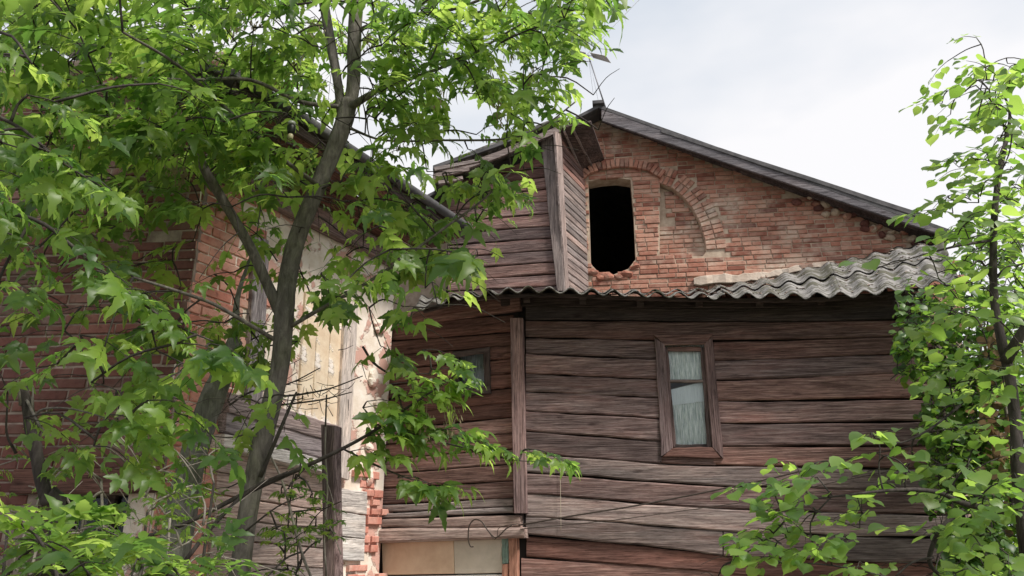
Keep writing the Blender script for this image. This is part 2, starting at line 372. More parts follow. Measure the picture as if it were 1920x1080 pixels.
def groundmat():
    m, t, b, o = newmat('yard_soil_and_grass'); g = N(t, 'ShaderNodeNewGeometry').outputs['Position']
    n = noise(t, g, .8, 8, .6); n2 = noise(t, g, 22, 5)
    c = ramp(t, [(.40, (.20, .17, .135)), (.56, (.15, .14, .10)), (.72, (.09, .13, .045))]); t.links.new(n, c.inputs[0]); t.links.new(c.outputs[0], b.inputs['Base Color']); bump(t, b, n2, .8, .05); return m
M_GROUND = groundmat()

# ================================================================== ground
def ground():
    n = 48; V = []; Fc = []
    for j in range(n + 1):
        for i in range(n + 1):
            sx = (i / n * 2 - 1); sy = (j / n * 2 - 1); x = math.copysign(abs(sx) ** 3, sx) * 400; y = math.copysign(abs(sy) ** 3, sy) * 400
            V.append((x, y, .05 * math.sin(x * .9) * math.cos(y * .7) - .06))
    for j in range(n):
        for i in range(n): a = j * (n + 1) + i; Fc.append((a, a + 1, a + n + 2, a + n + 1))
    tag(link('ground', mesh_from('ground', V, Fc, True), Matrix(), M_GROUND), kind='structure')
ground()

# ================================================================== wall planes
pA = P(970, 780, 7.0)
A = Wall((pA.x, pA.y), R(-8))                                # timber annex front; u = 0 at the corner post
LW = Wall((pA.x, pA.y), R(-22))                              # annex left wall, u runs to the right, visible part has u < 0
pG = P(1095, 530, 9.4)
G = Wall((pG.x, pG.y), R(-8))                                # brick gable
pD = P(1052, 400, 8.68)
D = Wall((pD.x, pD.y), R(-15))                               # plank wall left of the gable
pF = P(336, 670, 5.3); pS = P(722, 900, 7.42)
FW = Wall((pF.x, pF.y), R(-5.5))                             # brick house front, visible part u < 0
SW = Wall((pF.x, pF.y), math.atan2(pS.y - pF.y, pS.x - pF.x))  # brick house flank, u from corner into the yard
SLEN = (Vector((pS.x, pS.y)) - Vector((pF.x, pF.y))).length

# ================================================================== bricks
def brick_mesh(name, L, H, T, b=.006, jit=.003):
    V = []
    for v, ins in ((0, 0), (T - b, 0), (T, b)):
        for x, z in ((-L / 2 + ins, -H / 2 + ins), (L / 2 - ins, -H / 2 + ins), (L / 2 - ins, H / 2 - ins), (-L / 2 + ins, H / 2 - ins)):
            V.append((x + random.uniform(-jit, jit), -v + random.uniform(-jit, jit) * .6, z + random.uniform(-jit, jit)))
    Fc = [(8, 9, 10, 11)]
    for a in (0, 4):
        for k in range(4): k2 = (k + 1) % 4; Fc.append((a + k, a + k2, a + 4 + k2, a + 4 + k))
    return mesh_from(name, V, Fc)
class Bricks:
    """collects bricks on a wall; the ones that show largest become parts, the rest one stuff part"""
    def __init__(s, mat, parent, T=.05):
        s.mat = mat; s.parent = parent; s.T = T; s.L = []
        s.var = [brick_mesh('brick', 1, 1, T, .0) for _ in range(1)]
        s.cache = {}
    def add(s, wall, u, z, L, H, v=0.0, tilt=0.0): s.L.append((wall, u, z, L, H, v, tilt))
    def build(s, limit=300, score=None, parent_stuff=None):
        def key(b):
            p = b[0].W(b[1], b[2]); x, y = proj(p); inside = -30 < x < 1950 and -30 < y < 1110
            return (0 if inside else 1, depth(p))
        order = sorted(s.L, key=score or key)
        for wall, u, z, L, H, v, tilt in order[:limit]:
            q = (round(L, 2), round(H, 3))
            vs = s.cache.setdefault(q, [])
            if len(vs) < 3:
                me = brick_mesh('brick', q[0], q[1], s.T); me.materials.append(s.mat); vs.append(me)
            me = random.choice(vs) if len(vs) == 3 else vs[-1]
            M = wall.M(u, z, v + random.uniform(-.004, .004), tilt + random.gauss(0, .008)) @ Matrix.Rotation(random.gauss(0, .012), 4, 'Z')
            link('brick', me, M, None, s.parent)
        rest = order[limit:]
        if rest:
            V = []; Fc = []; rn = []
            for wall, u, z, L, H, v, tilt in rest:
                M = wall.M(u, z, v + random.uniform(-.004, .004), tilt); hl, hh, T, b = L / 2, H / 2, s.T, .006; k = len(V); r = random.random()
                for vv, ins in ((0, 0), (T - b, 0), (T, b)):
                    for x, zz in ((-hl + ins, -hh + ins), (hl - ins, -hh + ins), (hl - ins, hh - ins), (-hl + ins, hh - ins)): V.append(M @ Vector((x, -vv, zz))); rn.append(r)
                Fc.append((k + 8, k + 9, k + 10, k + 11))
                for a in (0, 4):
                    for j in range(4): j2 = (j + 1) % 4; Fc.append((k + a + j, k + a + j2, k + a + 4 + j2, k + a + 4 + j))
            o = world_mesh('brickwork', V, Fc, s.mat, s.parent); o['kind'] = 'stuff'
            at = o.data.attributes.new('rnd', 'FLOAT', 'POINT'); at.data.foreach_set('value', rn)
def inpoly(x, y, poly):
    c = False; j = len(poly) - 1
    for i in range(len(poly)):
        if (poly[i][1] > y) != (poly[j][1] > y) and x < (poly[j][0] - poly[i][0]) * (y - poly[i][1]) / (poly[j][1] - poly[i][1]) + poly[i][0]: c = not c
        j = i
    return c
def box_mesh(name, M, dx, dy, dz, mat, parent, label=None):
    V = [(x * dx / 2, y * dy / 2, z * dz / 2) for x in (-1, 1) for y in (-1, 1) for z in (-1, 1)]
    Fc = [(0, 1, 3, 2), (4, 6, 7, 5), (0, 4, 5, 1), (2, 3, 7, 6), (0, 2, 6, 4), (1, 5, 7, 3)]
    o = link(name, mesh_from(name, V, Fc), M, mat, parent)
    if label: o['label'] = label
    return o
def slab3(name, quad, t, mat, parent, label=None):
    """thick sheet: quad of 3D points (upper face), thickness straight down"""
    V = [Vector(q) for q in quad] + [Vector(q) - Vector((0, 0, t)) for q in quad]
    o = world_mesh(name, V, [(0, 1, 2, 3), (7, 6, 5, 4), (0, 4, 5, 1), (1, 5, 6, 2), (2, 6, 7, 3), (3, 7, 4, 0)], mat, parent)
    if label: o['label'] = label
    return o

# ================================================================== brick gable house
gb = thing('brick_gable_house', G.W(2, 0, -.3), 'orange brick gable house with a black empty attic opening under a dark bargeboard', 'house')
apex = G.hit(1120, 214); rEnd = G.hit(1765, 452); lEnd = (2 * apex[0] - rEnd[0], rEnd[1])
gz0 = 0.0
opn = [G.hit(*p) for p in ((1103, 340), (1130, 335), (1155, 333), (1182, 337), (1188, 400), (1192, 486), (1178, 504), (1150, 515), (1122, 510), (1107, 494))]
arc_px = [(1237, 344), (1258, 352), (1280, 369), (1298, 391), (1312, 418), (1321, 448), (1324, 472)]
arc = [G.hit(*p) for p in arc_px]
niche = [G.hit(1237, 480)] + arc + [G.hit(1318, 480)]
slab('wall', G, [(lEnd[0], gz0), (rEnd[0], gz0), rEnd, apex, lEnd], [opn, niche], 0, .24, M_MORTARG, gb)
slab('niche_back', G, [(p[0] + (0.03 if p[0] > niche[0][0] + .3 else -.02), p[1]) for p in niche], [], -.10, .1, M_MORTARG, gb)
# other walls so that the attic is dark
DEP = 6.0
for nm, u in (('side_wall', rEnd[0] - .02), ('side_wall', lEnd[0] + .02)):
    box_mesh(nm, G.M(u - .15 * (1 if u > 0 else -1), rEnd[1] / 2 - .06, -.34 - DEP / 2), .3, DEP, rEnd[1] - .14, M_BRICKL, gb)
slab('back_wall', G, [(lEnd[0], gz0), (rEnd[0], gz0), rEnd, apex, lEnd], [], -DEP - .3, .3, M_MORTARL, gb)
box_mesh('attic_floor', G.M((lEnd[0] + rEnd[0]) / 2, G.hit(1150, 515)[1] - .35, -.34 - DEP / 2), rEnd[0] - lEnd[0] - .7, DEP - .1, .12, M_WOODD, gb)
bk = Bricks(M_BRICKG, gb, .055)
H = .0655; Lb = .235
rake = lambda u: apex[1] + (rEnd[1] - apex[1]) * abs(u - apex[0]) / (rEnd[0] - apex[0])
ring_o = []                                                       # outer edge of the two arch rings
for i, p in enumerate(arc):
    a = arc[max(i - 1, 0)]; b = arc[min(i + 1, len(arc) - 1)]; tx, tz = b[0] - a[0], b[1] - a[1]; l = math.hypot(tx, tz)
    ring_o.append((p[0] - tz / l * .27, p[1] + tx / l * .27))
ring_poly = arc + [G.hit(1324, 480), (ring_o[-1][0], G.hit(1324, 480)[1])] + ring_o[::-1]
hood = [G.hit(*p) for p in ((1090, 338), (1103, 326), (1125, 318), (1155, 313), (1185, 313), (1215, 319), (1238, 332))]
hood_poly = [(p[0], p[1] - .04) for p in hood] + [(p[0], p[1] + .085) for p in hood[::-1]]
z = G.hit(1400, 545)[1] - .6; row = 0
opx0, opx1 = min(p[0] for p in opn), max(p[0] for p in opn)
while z < apex[1]:
    u = -0.02 + (.5 * Lb if row % 2 else 0) - Lb
    while u < rEnd[0]:
        L = Lb * random.choice((1, 1, 1, .5)) * random.uniform(.96, 1.03); cu = u + L / 2; u += L + .011
        if cu - L / 2 < -.05: continue
        ends = [(cu - L / 2 + .01, z), (cu + L / 2 - .01, z), (cu, z)]
        if any(inpoly(e[0], e[1], q) for e in ends for q in (opn, niche)):
            # shorten bricks that meet an opening
            ok = [e for e in np.linspace(cu - L / 2, cu + L / 2, 9) if not (inpoly(e, z, opn) or inpoly(e, z, niche))]
            if len(ok) < 3: continue
            L = (ok[-1] - ok[0]); cu = (ok[-1] + ok[0]) / 2
            if L < .05 or inpoly(cu, z, opn) or inpoly(cu, z, niche): continue
        if inpoly(cu, z, ring_poly) or inpoly(cu, z, hood_poly): continue
        if z + H / 2 > rake(cu + (L / 2 if cu > apex[0] else -L / 2)) - .01: continue
        if cu > 2.0 and random.random() < .03: continue           # missing bricks
        if cu > rEnd[0] - 1.3 and z > rake(cu) - .22 and random.random() < .35: continue
        bk.add(G, cu, z, L, H - .010 + random.uniform(-.003, .002), -.042 + random.choice((0, 0, 0, .006, -.008)))
    z += H; row += 1
# arch rings over the blind niche
def along(poly, step, off):
    pts = [Vector(p) for p in poly]; d = 0; res = []
    for a, b in zip(pts[:-1], pts[1:]):
        l = (b - a).length
        while d < l:
            t = (b - a) / l; n = Vector((-t.y, t.x)); q = a + t * d + n * off; res.append((q, math.atan2(t.y, t.x))); d += step
        d -= l
    return res
for k, off in enumerate((.065, .20)):
    for q, ang in along(arc, .066, off): bk.add(G, q.x, q.y, .125, .056, -.034, R(90) - ang)
for q, ang in along(hood, .062, .03): bk.add(G, q.x, q.y, .125, .055, .015, R(90) - ang)
# bricks of the niche back
z = niche[0][1] + .035
while z < arc[0][1]:
    u = niche[0][0]
    while u < arc[-1][0]:
        L = random.choice((.235, .2, .12)); 
        if inpoly(u + .03, z, niche):
            while L > .06 and not inpoly(u + L - .01, z, niche): L -= .02
            bk.add(G, u + L / 2, z, L, .054, -.14 + random.uniform(-.008, .008), .0)
        u += L + .011
    z += H
bk.build(300)
# sill rubble of the opening and jambs
lump_n = 0
def lump(name, wall, u, z, v, sx, sy, sz, mat, parent):
    import bmesh
    bm = bmesh.new(); bmesh.ops.create_icosphere(bm, subdivisions=2, radius=1)
    for q in bm.verts: q.co *= 1 + random.uniform(-.16, .16); q.co.x *= sx; q.co.y *= sy; q.co.z *= sz
    me = bpy.data.meshes.new(name); bm.to_mesh(me); bm.free()
    return link(name, me, wall.M(u, z, v, random.uniform(-.3, .3)), mat, parent)
for px, py, s in ((1112, 512, .06), (1140, 519, .08), (1175, 514, .07), (1192, 500, .05), (1128, 522, .06), (1160, 520, .06)):
    u, z = G.hit(px, py); lump('rubble', G, u, z, .0, s * 1.3, .05, s * .7, M_BRICKG, gb)
for k in range(26):
    px = random.uniform(1500, 1740); u, _ = G.hit(px, 440); z = rake(u) - random.uniform(.06, .26)
    lump('rubble', G, u, z, .02, random.uniform(.04, .09), .05, random.uniform(.03, .06), random.choice((M_BRICKG, M_MORTARG, M_BRICKL)), gb)
# lime ledge along the annex roof
J_px = [(1090, 538), (1300, 528), (1430, 515), (1560, 492), (1660, 472), (1745, 456)]
Jl = [G.hit(a, b) for a, b in J_px]
plank('lime_fillet', G, [(p[0], p[1] + .02) for p in Jl[1:4]], [(p[0], p[1] - .07) for p in Jl[1:4]], .0, .07, M_FILLET, gb, 22, .022, label='pale crumbling lime fillet')
# roof: right slope, left slope, bargeboards
aF = G.hit(1122, 200, .34); eF = G.hit(1790, 438, .34)
OV = .34
def roof_slope(e, nm, over=OV):
    return slab3(nm, [G.W(aF[0], aF[1] + .035, over), G.W(e[0], e[1] + .035, over), G.W(e[0], e[1] + .035, -DEP - .5), G.W(aF[0], aF[1] + .035, -DEP - .5)], .05, M_EAVE, gb)
rs = roof_slope(eF, 'roof')
eL = (2 * aF[0] - eF[0], eF[1]); roof_slope(eL, 'roof')
plank('bargeboard', G, [G.hit(1128, 203, OV), G.hit(1785, 433, OV)], [G.hit(1128, 226, OV), G.hit(1782, 446, OV)], OV - .035, .032, M_BARGE, gb, 14, .004, label='long grey-painted bargeboard on the bare slope')
plank('verge_batten', G, [G.hit(1240, 241, OV + .02), G.hit(1730, 398, OV + .02)], [G.hit(1240, 248, OV + .02), G.hit(1730, 408, OV + .02)], OV - .02, .03, M_EAVE, gb, 12, .006)
for k in range(3):                                              # soffit boards behind the bargeboard
    v = OV - .05 - k * .11
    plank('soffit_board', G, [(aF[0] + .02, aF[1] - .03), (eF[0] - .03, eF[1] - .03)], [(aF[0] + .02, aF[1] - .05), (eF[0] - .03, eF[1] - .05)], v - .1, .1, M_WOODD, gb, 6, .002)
box_mesh('ridge_cap', G.M(aF[0], aF[1] + .05, OV - .2), .16, .5, .05, M_EAVE, gb)

# ================================================================== plank wall beside the gable
dh = thing('plank_lean_to', D.W(-.6, 0, -.2), 'weathered plank lean-to standing against the brick gable beside the attic opening', 'lean-to')
Lx, Rx = 840, 1047
yl = [352, 372, 395, 415, 437, 460, 483, 505, 526, 546, 570]; yr = [330, 352, 376, 399, 422, 445, 468, 491, 513, 535, 558]
for i in range(len(yl) - 1):
    pplank('plank', D, (Lx, yl[i] + 1), (Rx, yr[i] + 1), (Rx, yr[i + 1] - 1), (Lx, yl[i + 1] - 1), 0, .04, M_WOOD, dh, 8, .005, .010)
yl2, yr2 = [288, 310, 331, 352], [262, 285, 308, 330]
for i, xl in enumerate((985, 925, 868)):
    pplank('plank', D, (xl, yl2[i] + 14 - i * 4), (Rx, yr2[i] + 1), (Rx, yr2[i + 1] - 1), (xl - 20, yl2[i + 1] - 1), 0, .04, M_WOODR, dh, 6, .005, .010)
dl = D.hit(Lx, 420)[0]; dtop = D.hit(1040, 258)[1]
slab('wall', D, [(dl, 2.2), (-.02, 2.2), (-.02, dtop), (dl, D.hit(840, 348)[1])], [], -.004, .06, M_CORE, dh)
# side wall towards the gable
pE = D.W(0, 0, 0); gE = G.W(G.hit(1096, 400)[0] - .0, 0, .0)
SD = Wall((pE.x, pE.y), math.atan2(gE.y - pE.y, gE.x - pE.x)); sdl = (Vector((gE.x, gE.y)) - Vector((pE.x, pE.y))).length
zt = D.hit(1052, 244)[1]; zb = D.hit(1055, 560)[1]
nb = 25
for i in range(nb):
    z1 = zb + (zt - zb) * (i + 1) / nb - .004; z0 = zb + (zt - zb) * i / nb + .004
    plank('side_plank', SD, [(.02, z1), (sdl - .02, z1)], [(.02, z0), (sdl - .02, z0)], 0, .03, M_WOODG if i < 19 else M_WOOD, dh, 4, .003, .007)
slab('side_wall', SD, [(0, 2.2), (sdl, 2.2), (sdl, zt), (0, zt)], [], -.004, .05, M_CORE, dh)
vboard('corner_board', D, (1013, 250), (1036, 247), (1060, 545), (1044, 545), .04, .05, M_WOODG, dh, label='pale grey upright corner board')
vboard('corner_board', SD, (1041, 246), (1053, 250), (1068, 545), (1062, 545), .03, .03, M_WOODG, dh)
# overhanging little roof
slab3('roof_overhang', [P(1040, 238, 8.52), P(1108, 226, 8.48), P(1133, 297, 9.36), P(1088, 322, 9.40)], .03, M_WOODD, dh, 'small dark board roof overhang beside the attic opening')
for a, b in (((1058, 240), (1092, 320)), ((1075, 238), (1112, 310))):
    p, q = P(a[0], a[1], 8.55), P(b[0], b[1], 9.38); tube('overhang_rafter', [p - Vector((0, 0, .05)), q - Vector((0, 0, .05))], [.018, .018], M_WOODG, dh, 4, smooth=False)
# rake of the lean-to
vr = [P(1050, 236, 8.52), P(935, 285, 8.60), P(812, 328, 8.70)]
for nm, dz, th, m in (('rake_board', 0, .09, M_WOODG), ('rake_board', .11, .05, M_EAVE)):
    V = []; Fc = []
    for p in vr:
        for dy, ddz in ((-.02, 0), (.03, 0), (.03, -th), (-.02, -th)): V.append(p + Vector((0, dy - dz * .3, ddz + dz)))
    for i in range(2):
        for j in range(4): Fc.append((i * 4 + j, i * 4 + (j + 1) % 4, i * 4 + 4 + (j + 1) % 4, i * 4 + 4 + j))
    Fc += [(3, 2, 1, 0), (8, 9, 10, 11)]; world_mesh(nm, V, Fc, m, dh)
slab3('roof', [vr[0] + Vector((0, -.05, .12)), vr[2] + Vector((0, -.05, .10)), vr[2] + Vector((-.05, .75, .10)), vr[0] + Vector((0, .65, .12))], .04, M_SLATE, dh)
for k, (a, b, c, d) in enumerate(((815, 318, 905, 300), (818, 330, 880, 318), (822, 344, 868, 334))):
    tube('roof_batten', [P(a, b, 8.52), P(c, d, 8.5)], [.035, .03], M_WOODG, dh, 4, smooth=False)

# ================================================================== timber annex
an = thing('timber_annex', A.W(2.2, 0, -1.2), 'brown weathered plank annex with a small curtained window under a corrugated roof', 'house annex')
XS = [986, 1226, 1345, 1768]
B = [(572, 575, 577, 570), (600, 603, 605, 597), (633, 638, 639.5, 628), (663.5, 673, 677, 660), (700, 712, 714, 697), (734, 745, 753, 748), (771, 784, 795, 790), (809, 826, 837, 835),
     (849, 868, 873, 879), (887, 904, 911, 923), (926, 945, 955, 966), (969, 985, 996, 1010), (1003, 1026, 1041, 1057), (1044, 1063, 1077, 1098)]
uR = A.hit(1764, 720)[0]
def aline(row, x0, x1, dy):
    pts = []
    for x in np.linspace(x0, x1, 7):
        y = np.interp(x, XS, row); u, z = A.hit(x, y + dy, .035); pts.append((min(u, uR), z))
    return pts
WX0, WX1 = 1240, 1338
for i in range(len(B) - 1):
    mt = M_WOODD if i == 0 else (M_WOODR if i in (12,) else M_WOOD)  # topmost board darker: eave shade put into its wood colour
    if i in (8, 10, 11): mt = M_WOODL
    segs = [(986, 1795)]
    if 2 <= i <= 7: segs = [(986, WX0), (WX1, 1795)]
    if i in (11,): segs = [(986, 1355), (1357, 1795)]
    if i == 10: segs = [(986, 1795)]
    for a, b in segs:
        plank('plank', A, aline(B[i], a, b, random.uniform(.3, 1.6)), aline(B[i + 1], a, b, -random.uniform(.3, 1.8)), (0 if i < 12 else -.05) + random.uniform(-.006, .006), .035 if i % 3 else .042, mt, an, 18 if b - a > 500 else 10, .007, .012)
plank('plank', A, aline((857, 857, 857, 857), 1236, 1342, 0), aline(B[8], 1236, 1342, -.9), 0, .034, M_WOOD, an, 4, .003, .006)
zlow = min(A.hit(986, 1044)[1], A.hit(1768, 1098)[1]) - .02
zz = A.hit(986, 1046)[1]; kk = 0
while zz > .35:
    a0 = A.hit(1764, 1100 if kk == 0 else 1100)[1] - kk * .19
    plank('plank', A, [(.03, zz - .005), (uR, a0 - .005)], [(.03, zz - .185), (uR, a0 - .185)], -.05, .035, M_WOODR if kk % 2 else M_WOOD, an, 10, .005, .011); zz -= .19; kk += 1
slab('foundation', A, [(0, 0), (uR, 0), (uR, .42), (0, .42)], [], -.02, .2, M_MORTARL, an)
# window opening
wo = [A.hit(*p) for p in ((1246, 648), (1322, 645), (1338, 838), (1256, 843))]
ztop = A.hit(1300, 566)[1]
slab('wall', A, [(0, 0), (uR, 0), (uR, ztop - .02), (0, ztop - .02)], [wo], -.055, .14, M_CORE, an)
# right corner board and side wall
vboard('corner_board', A, (1751, 640), (1768, 640), (1822, 1075), (1802, 1075), .04, .04, M_WOODG, an)
uLw = LW.hit(726, 800)[0]
gR = G.W(rEnd[0] - .3, 0, .0)
cR = A.W(uR, 0, -.05)
RW = Wall((cR.x, cR.y), math.atan2(gR.y - cR.y, gR.x - cR.x)); rl = (Vector((gR.x, gR.y)) - Vector((cR.x, cR.y))).length
slab('side_wall', RW, [(0, 0), (rl, 0), (rl, ztop), (0, ztop - .05)], [], 0, .12, M_WOODD, an)
box_mesh('ceiling', A.M(uR / 2, ztop - .16, -1.2), uR - .2, 2.1, .06, M_CORE, an)  # added dark lid, stops eave light leaking in behind the curtains
box_mesh('floor', A.M(uR / 2, .5, -1.3), uR - .3, 2.2, .1, M_WOODD, an)
# --- window
wn = link('window', None, A.M(A.hit(1292, 745)[0], A.hit(1292, 745)[1], 0), None, an)
vboard('casing', A, (1228, 634), (1247, 646), (1261, 840), (1240, 856), .04, .03, M_WOODC, wn)
vboard('casing', A, (1320, 645), (1336, 632), (1357, 860), (1336, 838), .04, .03, M_WOODC, wn)
pplank('casing', A, (1226, 628), (1338, 626), (1322, 645), (1246, 647), .041, .03, M_WOOD, wn)
pplank('casing', A, (1261, 840), (1336, 838), (1352, 859), (1242, 857), .041, .03, M_WOODR, wn, label='reddish sill casing board')
vboard('sash_stile', A, (1240, 652), (1252, 652), (1268, 838), (1254, 838), -.02, .03, M_WOOD, wn)
vboard('sash_stile', A, (1314, 652), (1322, 652), (1336, 838), (1326, 838), -.02, .03, M_WOOD, wn)
pplank('sash_rail', A, (1252, 650), (1314, 649), (1315, 657), (1252, 658), -.018, .028, M_WOOD, wn)
pplank('glazing_bar', A, (1254, 711), (1319, 710), (1319, 716), (1254, 717), -.02, .03, M_WOODG, wn)
pplank('sash_rail', A, (1266, 833), (1327, 832), (1328, 841), (1266, 842), -.018, .028, M_WOODD, wn)
pg1 = [A.hit(*p, -.02) for p in ((1250, 656), (1318, 655), (1322, 714), (1253, 715))]
pg2 = [A.hit(*p, -.02) for p in ((1253, 715), (1322, 714), (1332, 838), (1262, 839))]
slab('pane', A, pg1, [], -.012, .004, M_GLASS, wn); slab('pane', A, pg2, [], -.012, .004, M_GLASS, wn)
def cloth(name, wall, poly_t, poly_b, v, mat, parent, folds=9, amp=.006):
    n = 40; V = []; Fc = []; c = wall.W(poly_t[0][0], poly_b[0][1], v)
    cu, cz = (poly_t[0][0] + poly_t[1][0]) / 2, (poly_t[0][1] + poly_b[0][1]) / 2
    for k in range(n + 1):
        a = k / n; d = amp * math.sin(a * folds * 6.28) + random.uniform(-.001, .001)
        for j in range(5):
            b = j / 4; tu = poly_t[0][0] * (1 - a) + poly_t[1][0] * a; tz = poly_t[0][1] * (1 - a) + poly_t[1][1] * a
            bu = poly_b[0][0] * (1 - a) + poly_b[1][0] * a; bz = poly_b[0][1] * (1 - a) + poly_b[1][1] * a
            V.append((tu * (1 - b) + bu * b - cu, -d * (.4 + .6 * b), tz * (1 - b) + bz * b - cz))
    for k in range(n):
        for j in range(4): a = k * 5 + j; Fc.append((a, a + 5, a + 6, a + 1))
    return link(name, mesh_from(name, V, Fc, True), wall.M(cu, cz, v), mat, parent)
h = lambda x, y: A.hit(x, y, -.06)
cu_ = tag(cloth('lace_curtain', A, [h(1248, 648), h(1322, 647)], [h(1252, 716), h(1326, 714)], -.045, M_LACE, None), 'greenish lace curtain behind the upper pane of the tall window', 'curtain')
tag(cloth('lace_curtain', A, [h(1250, 735), h(1326, 716)], [h(1262, 846), h(1338, 846)], -.05, M_LACE, None), 'striped lace curtain with slanting top behind the lower pane of the tall window', 'curtain')
tag(cloth('curtain_valance', A, [h(1250, 733), h(1326, 714)], [h(1252, 762), h(1328, 752)], -.043, M_SHEER, None, 3, .003), 'plain pale cloth folded over the top of the striped lace curtain', 'curtain')

# --- left wall of the annex
LB = [(590, 606), (622, 640), (647, 668), (672, 694), (700, 722), (727, 748), (755, 777), (782, 806), (812, 833), (842, 860), (870, 888), (901, 915), (934, 946), (951, 961)]  # y at px 961, y at px 724
def lline(yr_, yl_, x0, x1, dy, off=.03):
    return [LW.hit(x, yl_ + (yr_ - yl_) * (x - 724) / 237 + dy, off) for x in np.linspace(x0, x1, 4)]
for i in range(len(LB) - 1):
    mt = M_WOODR if i < 7 else M_WOOD  # red-brown upper boards, with tree shade also put into their tone
    if i == len(LB) - 2: mt = M_WOODG
    segs = [(700, 962)]
    if 2 <= i <= 4: segs = [(700, 848), (918, 962)]
    for a, b in segs:
        plank('plank', LW, lline(*LB[i], a, b, .8), lline(*LB[i + 1], a, b, -.8), 0, .03 if i % 2 else .036, mt, an, 8, .004, .010)
plank('ledge_board', LW, lline(951, 962, 706, 962, 0, .065), lline(961, 971, 706, 962, 0, .065), 0, .065, M_WOODG, an, 8, .004, .012, 'grey ledge board catching the light')
plank('beam', LW, lline(966, 973, 706, 975, 0, .07), lline(988, 989, 706, 975, 0, .07), -.02, .09, M_BEAM, an, 8, .005, .016)
plank('beam', LW, lline(989, 991, 706, 982, 0, .10), lline(1010, 1018, 706, 982, 0, .10), -.02, .12, M_BEAM, an, 8, .006, .02, 'round-edged pale lintel beam above the peach panel')
lwo = [LW.hit(*p) for p in ((858, 664), (908, 656), (912, 728), (862, 735))]
slab('wall', LW, [(uLw - .3, 0), (-.005, 0), (-.005, LW.hit(900, 580)[1]), (uLw - .3, LW.hit(900, 580)[1])], [lwo], -.035, .1, M_CORE, an)
# lower panels
LP = LW
pplank('painted_panel', LW, (716, 1018), (850, 1013), (852, 1076), (718, 1078), -.03, .03, M_OCHRE, an, 4, .001, label='peach painted panel under the lintel beam')
pplank('painted_panel', LW, (851, 1013), (942, 1010), (942, 1074), (853, 1076), -.03, .028, M_BEIGEP, an, 4, .001, label='pale whitewashed panel under the lintel beam')
pplank('painted_panel', LW, (718, 1081), (942, 1077), (942, 1240), (720, 1240), -.03, .03, M_WHITE, an, 4, .001)
vboard('door_jamb', LW, (940, 1010), (953, 1009), (954, 1056), (941, 1057), -.02, .05, M_GREENP, an, label='short green painted board at the jamb')
vboard('door_jamb', LW, (953, 1010), (970, 1009), (972, 1240), (953, 1240), -.02, .055, M_TERRA, an, label='terracotta painted door jamb')
vboard('door_jamb', LW, (941, 1058), (953, 1057), (953, 1240), (941, 1240), -.02, .045, M_TERRA, an)
box_mesh('plinth', LW.M(-.75, .18, -.0), 1.6, .2, .36, M_MORTARL, an)
# small window
w2 = link('window', None, LW.M(LW.hit(885, 695)[0], LW.hit(885, 695)[1], 0), None, an)
pplank('casing', LW, (848, 660), (918, 650), (918, 661), (848, 671), .03, .02, M_WOODD, w2); pplank('casing', LW, (848, 733), (918, 724), (920, 737), (848, 746), .03, .025, M_WOODD, w2)
vboard('casing', LW, (905, 661), (917, 660), (920, 726), (908, 727), .03, .02, M_WOODD, w2); vboard('casing', LW, (848, 671), (859, 670), (862, 734), (851, 735), .03, .02, M_WOODD, w2)
slab('pane', LW, [LW.hit(*p) for p in ((857, 668), (907, 660), (910, 728), (860, 736))], [], -.005, .004, M_GLASS, w2)
h2 = lambda x, y: LW.hit(x, y, -.06)
tag(cloth('grey_curtain', LW, [h2(852, 660), h2(912, 652)], [h2(858, 740), h2(918, 733)], -.05, M_DULLC, None, 4, .012), 'dull folded curtain behind the small square window beside the corner post', 'curtain')
# corner post
vboard('corner_post', A, (956, 596), (980, 596), (988, 962), (963, 962), .0, .10, M_WOODC, an, label='grey upright corner post with a sawn lower end')
vboard('post_foot_shade', A, (966, 962), (982, 962), (984, 1000), (968, 1000), -.05, .07, M_WOODD, an)  # dark board standing in for the shadow below the post's sawn end
# frieze boards under the eave
plank('frieze_board', A, aline((556, 560, 562, 548), 940, 1795, 0), aline((575, 578, 580, 573), 940, 1795, 0), -.01, .07, M_WOODD, an, 12, .004)  # dark wood tone carries the shadow under the eave
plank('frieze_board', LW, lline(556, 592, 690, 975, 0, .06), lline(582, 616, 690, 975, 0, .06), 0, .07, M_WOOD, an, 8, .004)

# --- corrugated roof
Epx = [(778, 582), (800, 573), (830, 564), (880, 552), (985, 541), (1100, 545), (1200, 549), (1300, 551), (1400, 554), (1500, 555), (1600, 551), (1700, 540), (1798, 526)]
def eave(px):
    y = np.interp(px, [e[0] for e in Epx], [e[1] for e in Epx])
    if px < 950: u, z = LW.hit(px, y, .50); return LW.W(u, z, .50)
    u, z = A.hit(px, y, .50); p = A.W(u, z, .50)
    if px < 985:
        a = (px - 950) / 35; u2, z2 = LW.hit(px, y, .50); p = LW.W(u2, z2, .50).lerp(p, a)
    return p
Jpx = [(770, 560), (1000, 554), (1100, 553), (1200, 553), (1300, 549), (1430, 530), (1560, 498), (1700, 466), (1768, 455)]
def ridge(px):
    y = np.interp(px, [e[0] for e in Jpx], [e[1] for e in Jpx]); u, z = G.hit(px, y, .05); return G.W(u, z, .05)
SX = np.linspace(778, 1798, 400); EL = [eave(x) for x in SX]; cum = [0]
for a, b in zip(EL[:-1], EL[1:]): cum.append(cum[-1] + (b - a).length)
TOT = cum[-1]; NW = round(TOT / .192)
SJ = np.interp(SX, [778, 1798], [790, 1768])
def roof_pt(s, t):
    x = np.interp(s * TOT, cum, SX); E = eave(x); J = ridge(np.interp(x, [778, 1798], [790, 1768])); return E.lerp(J, t)
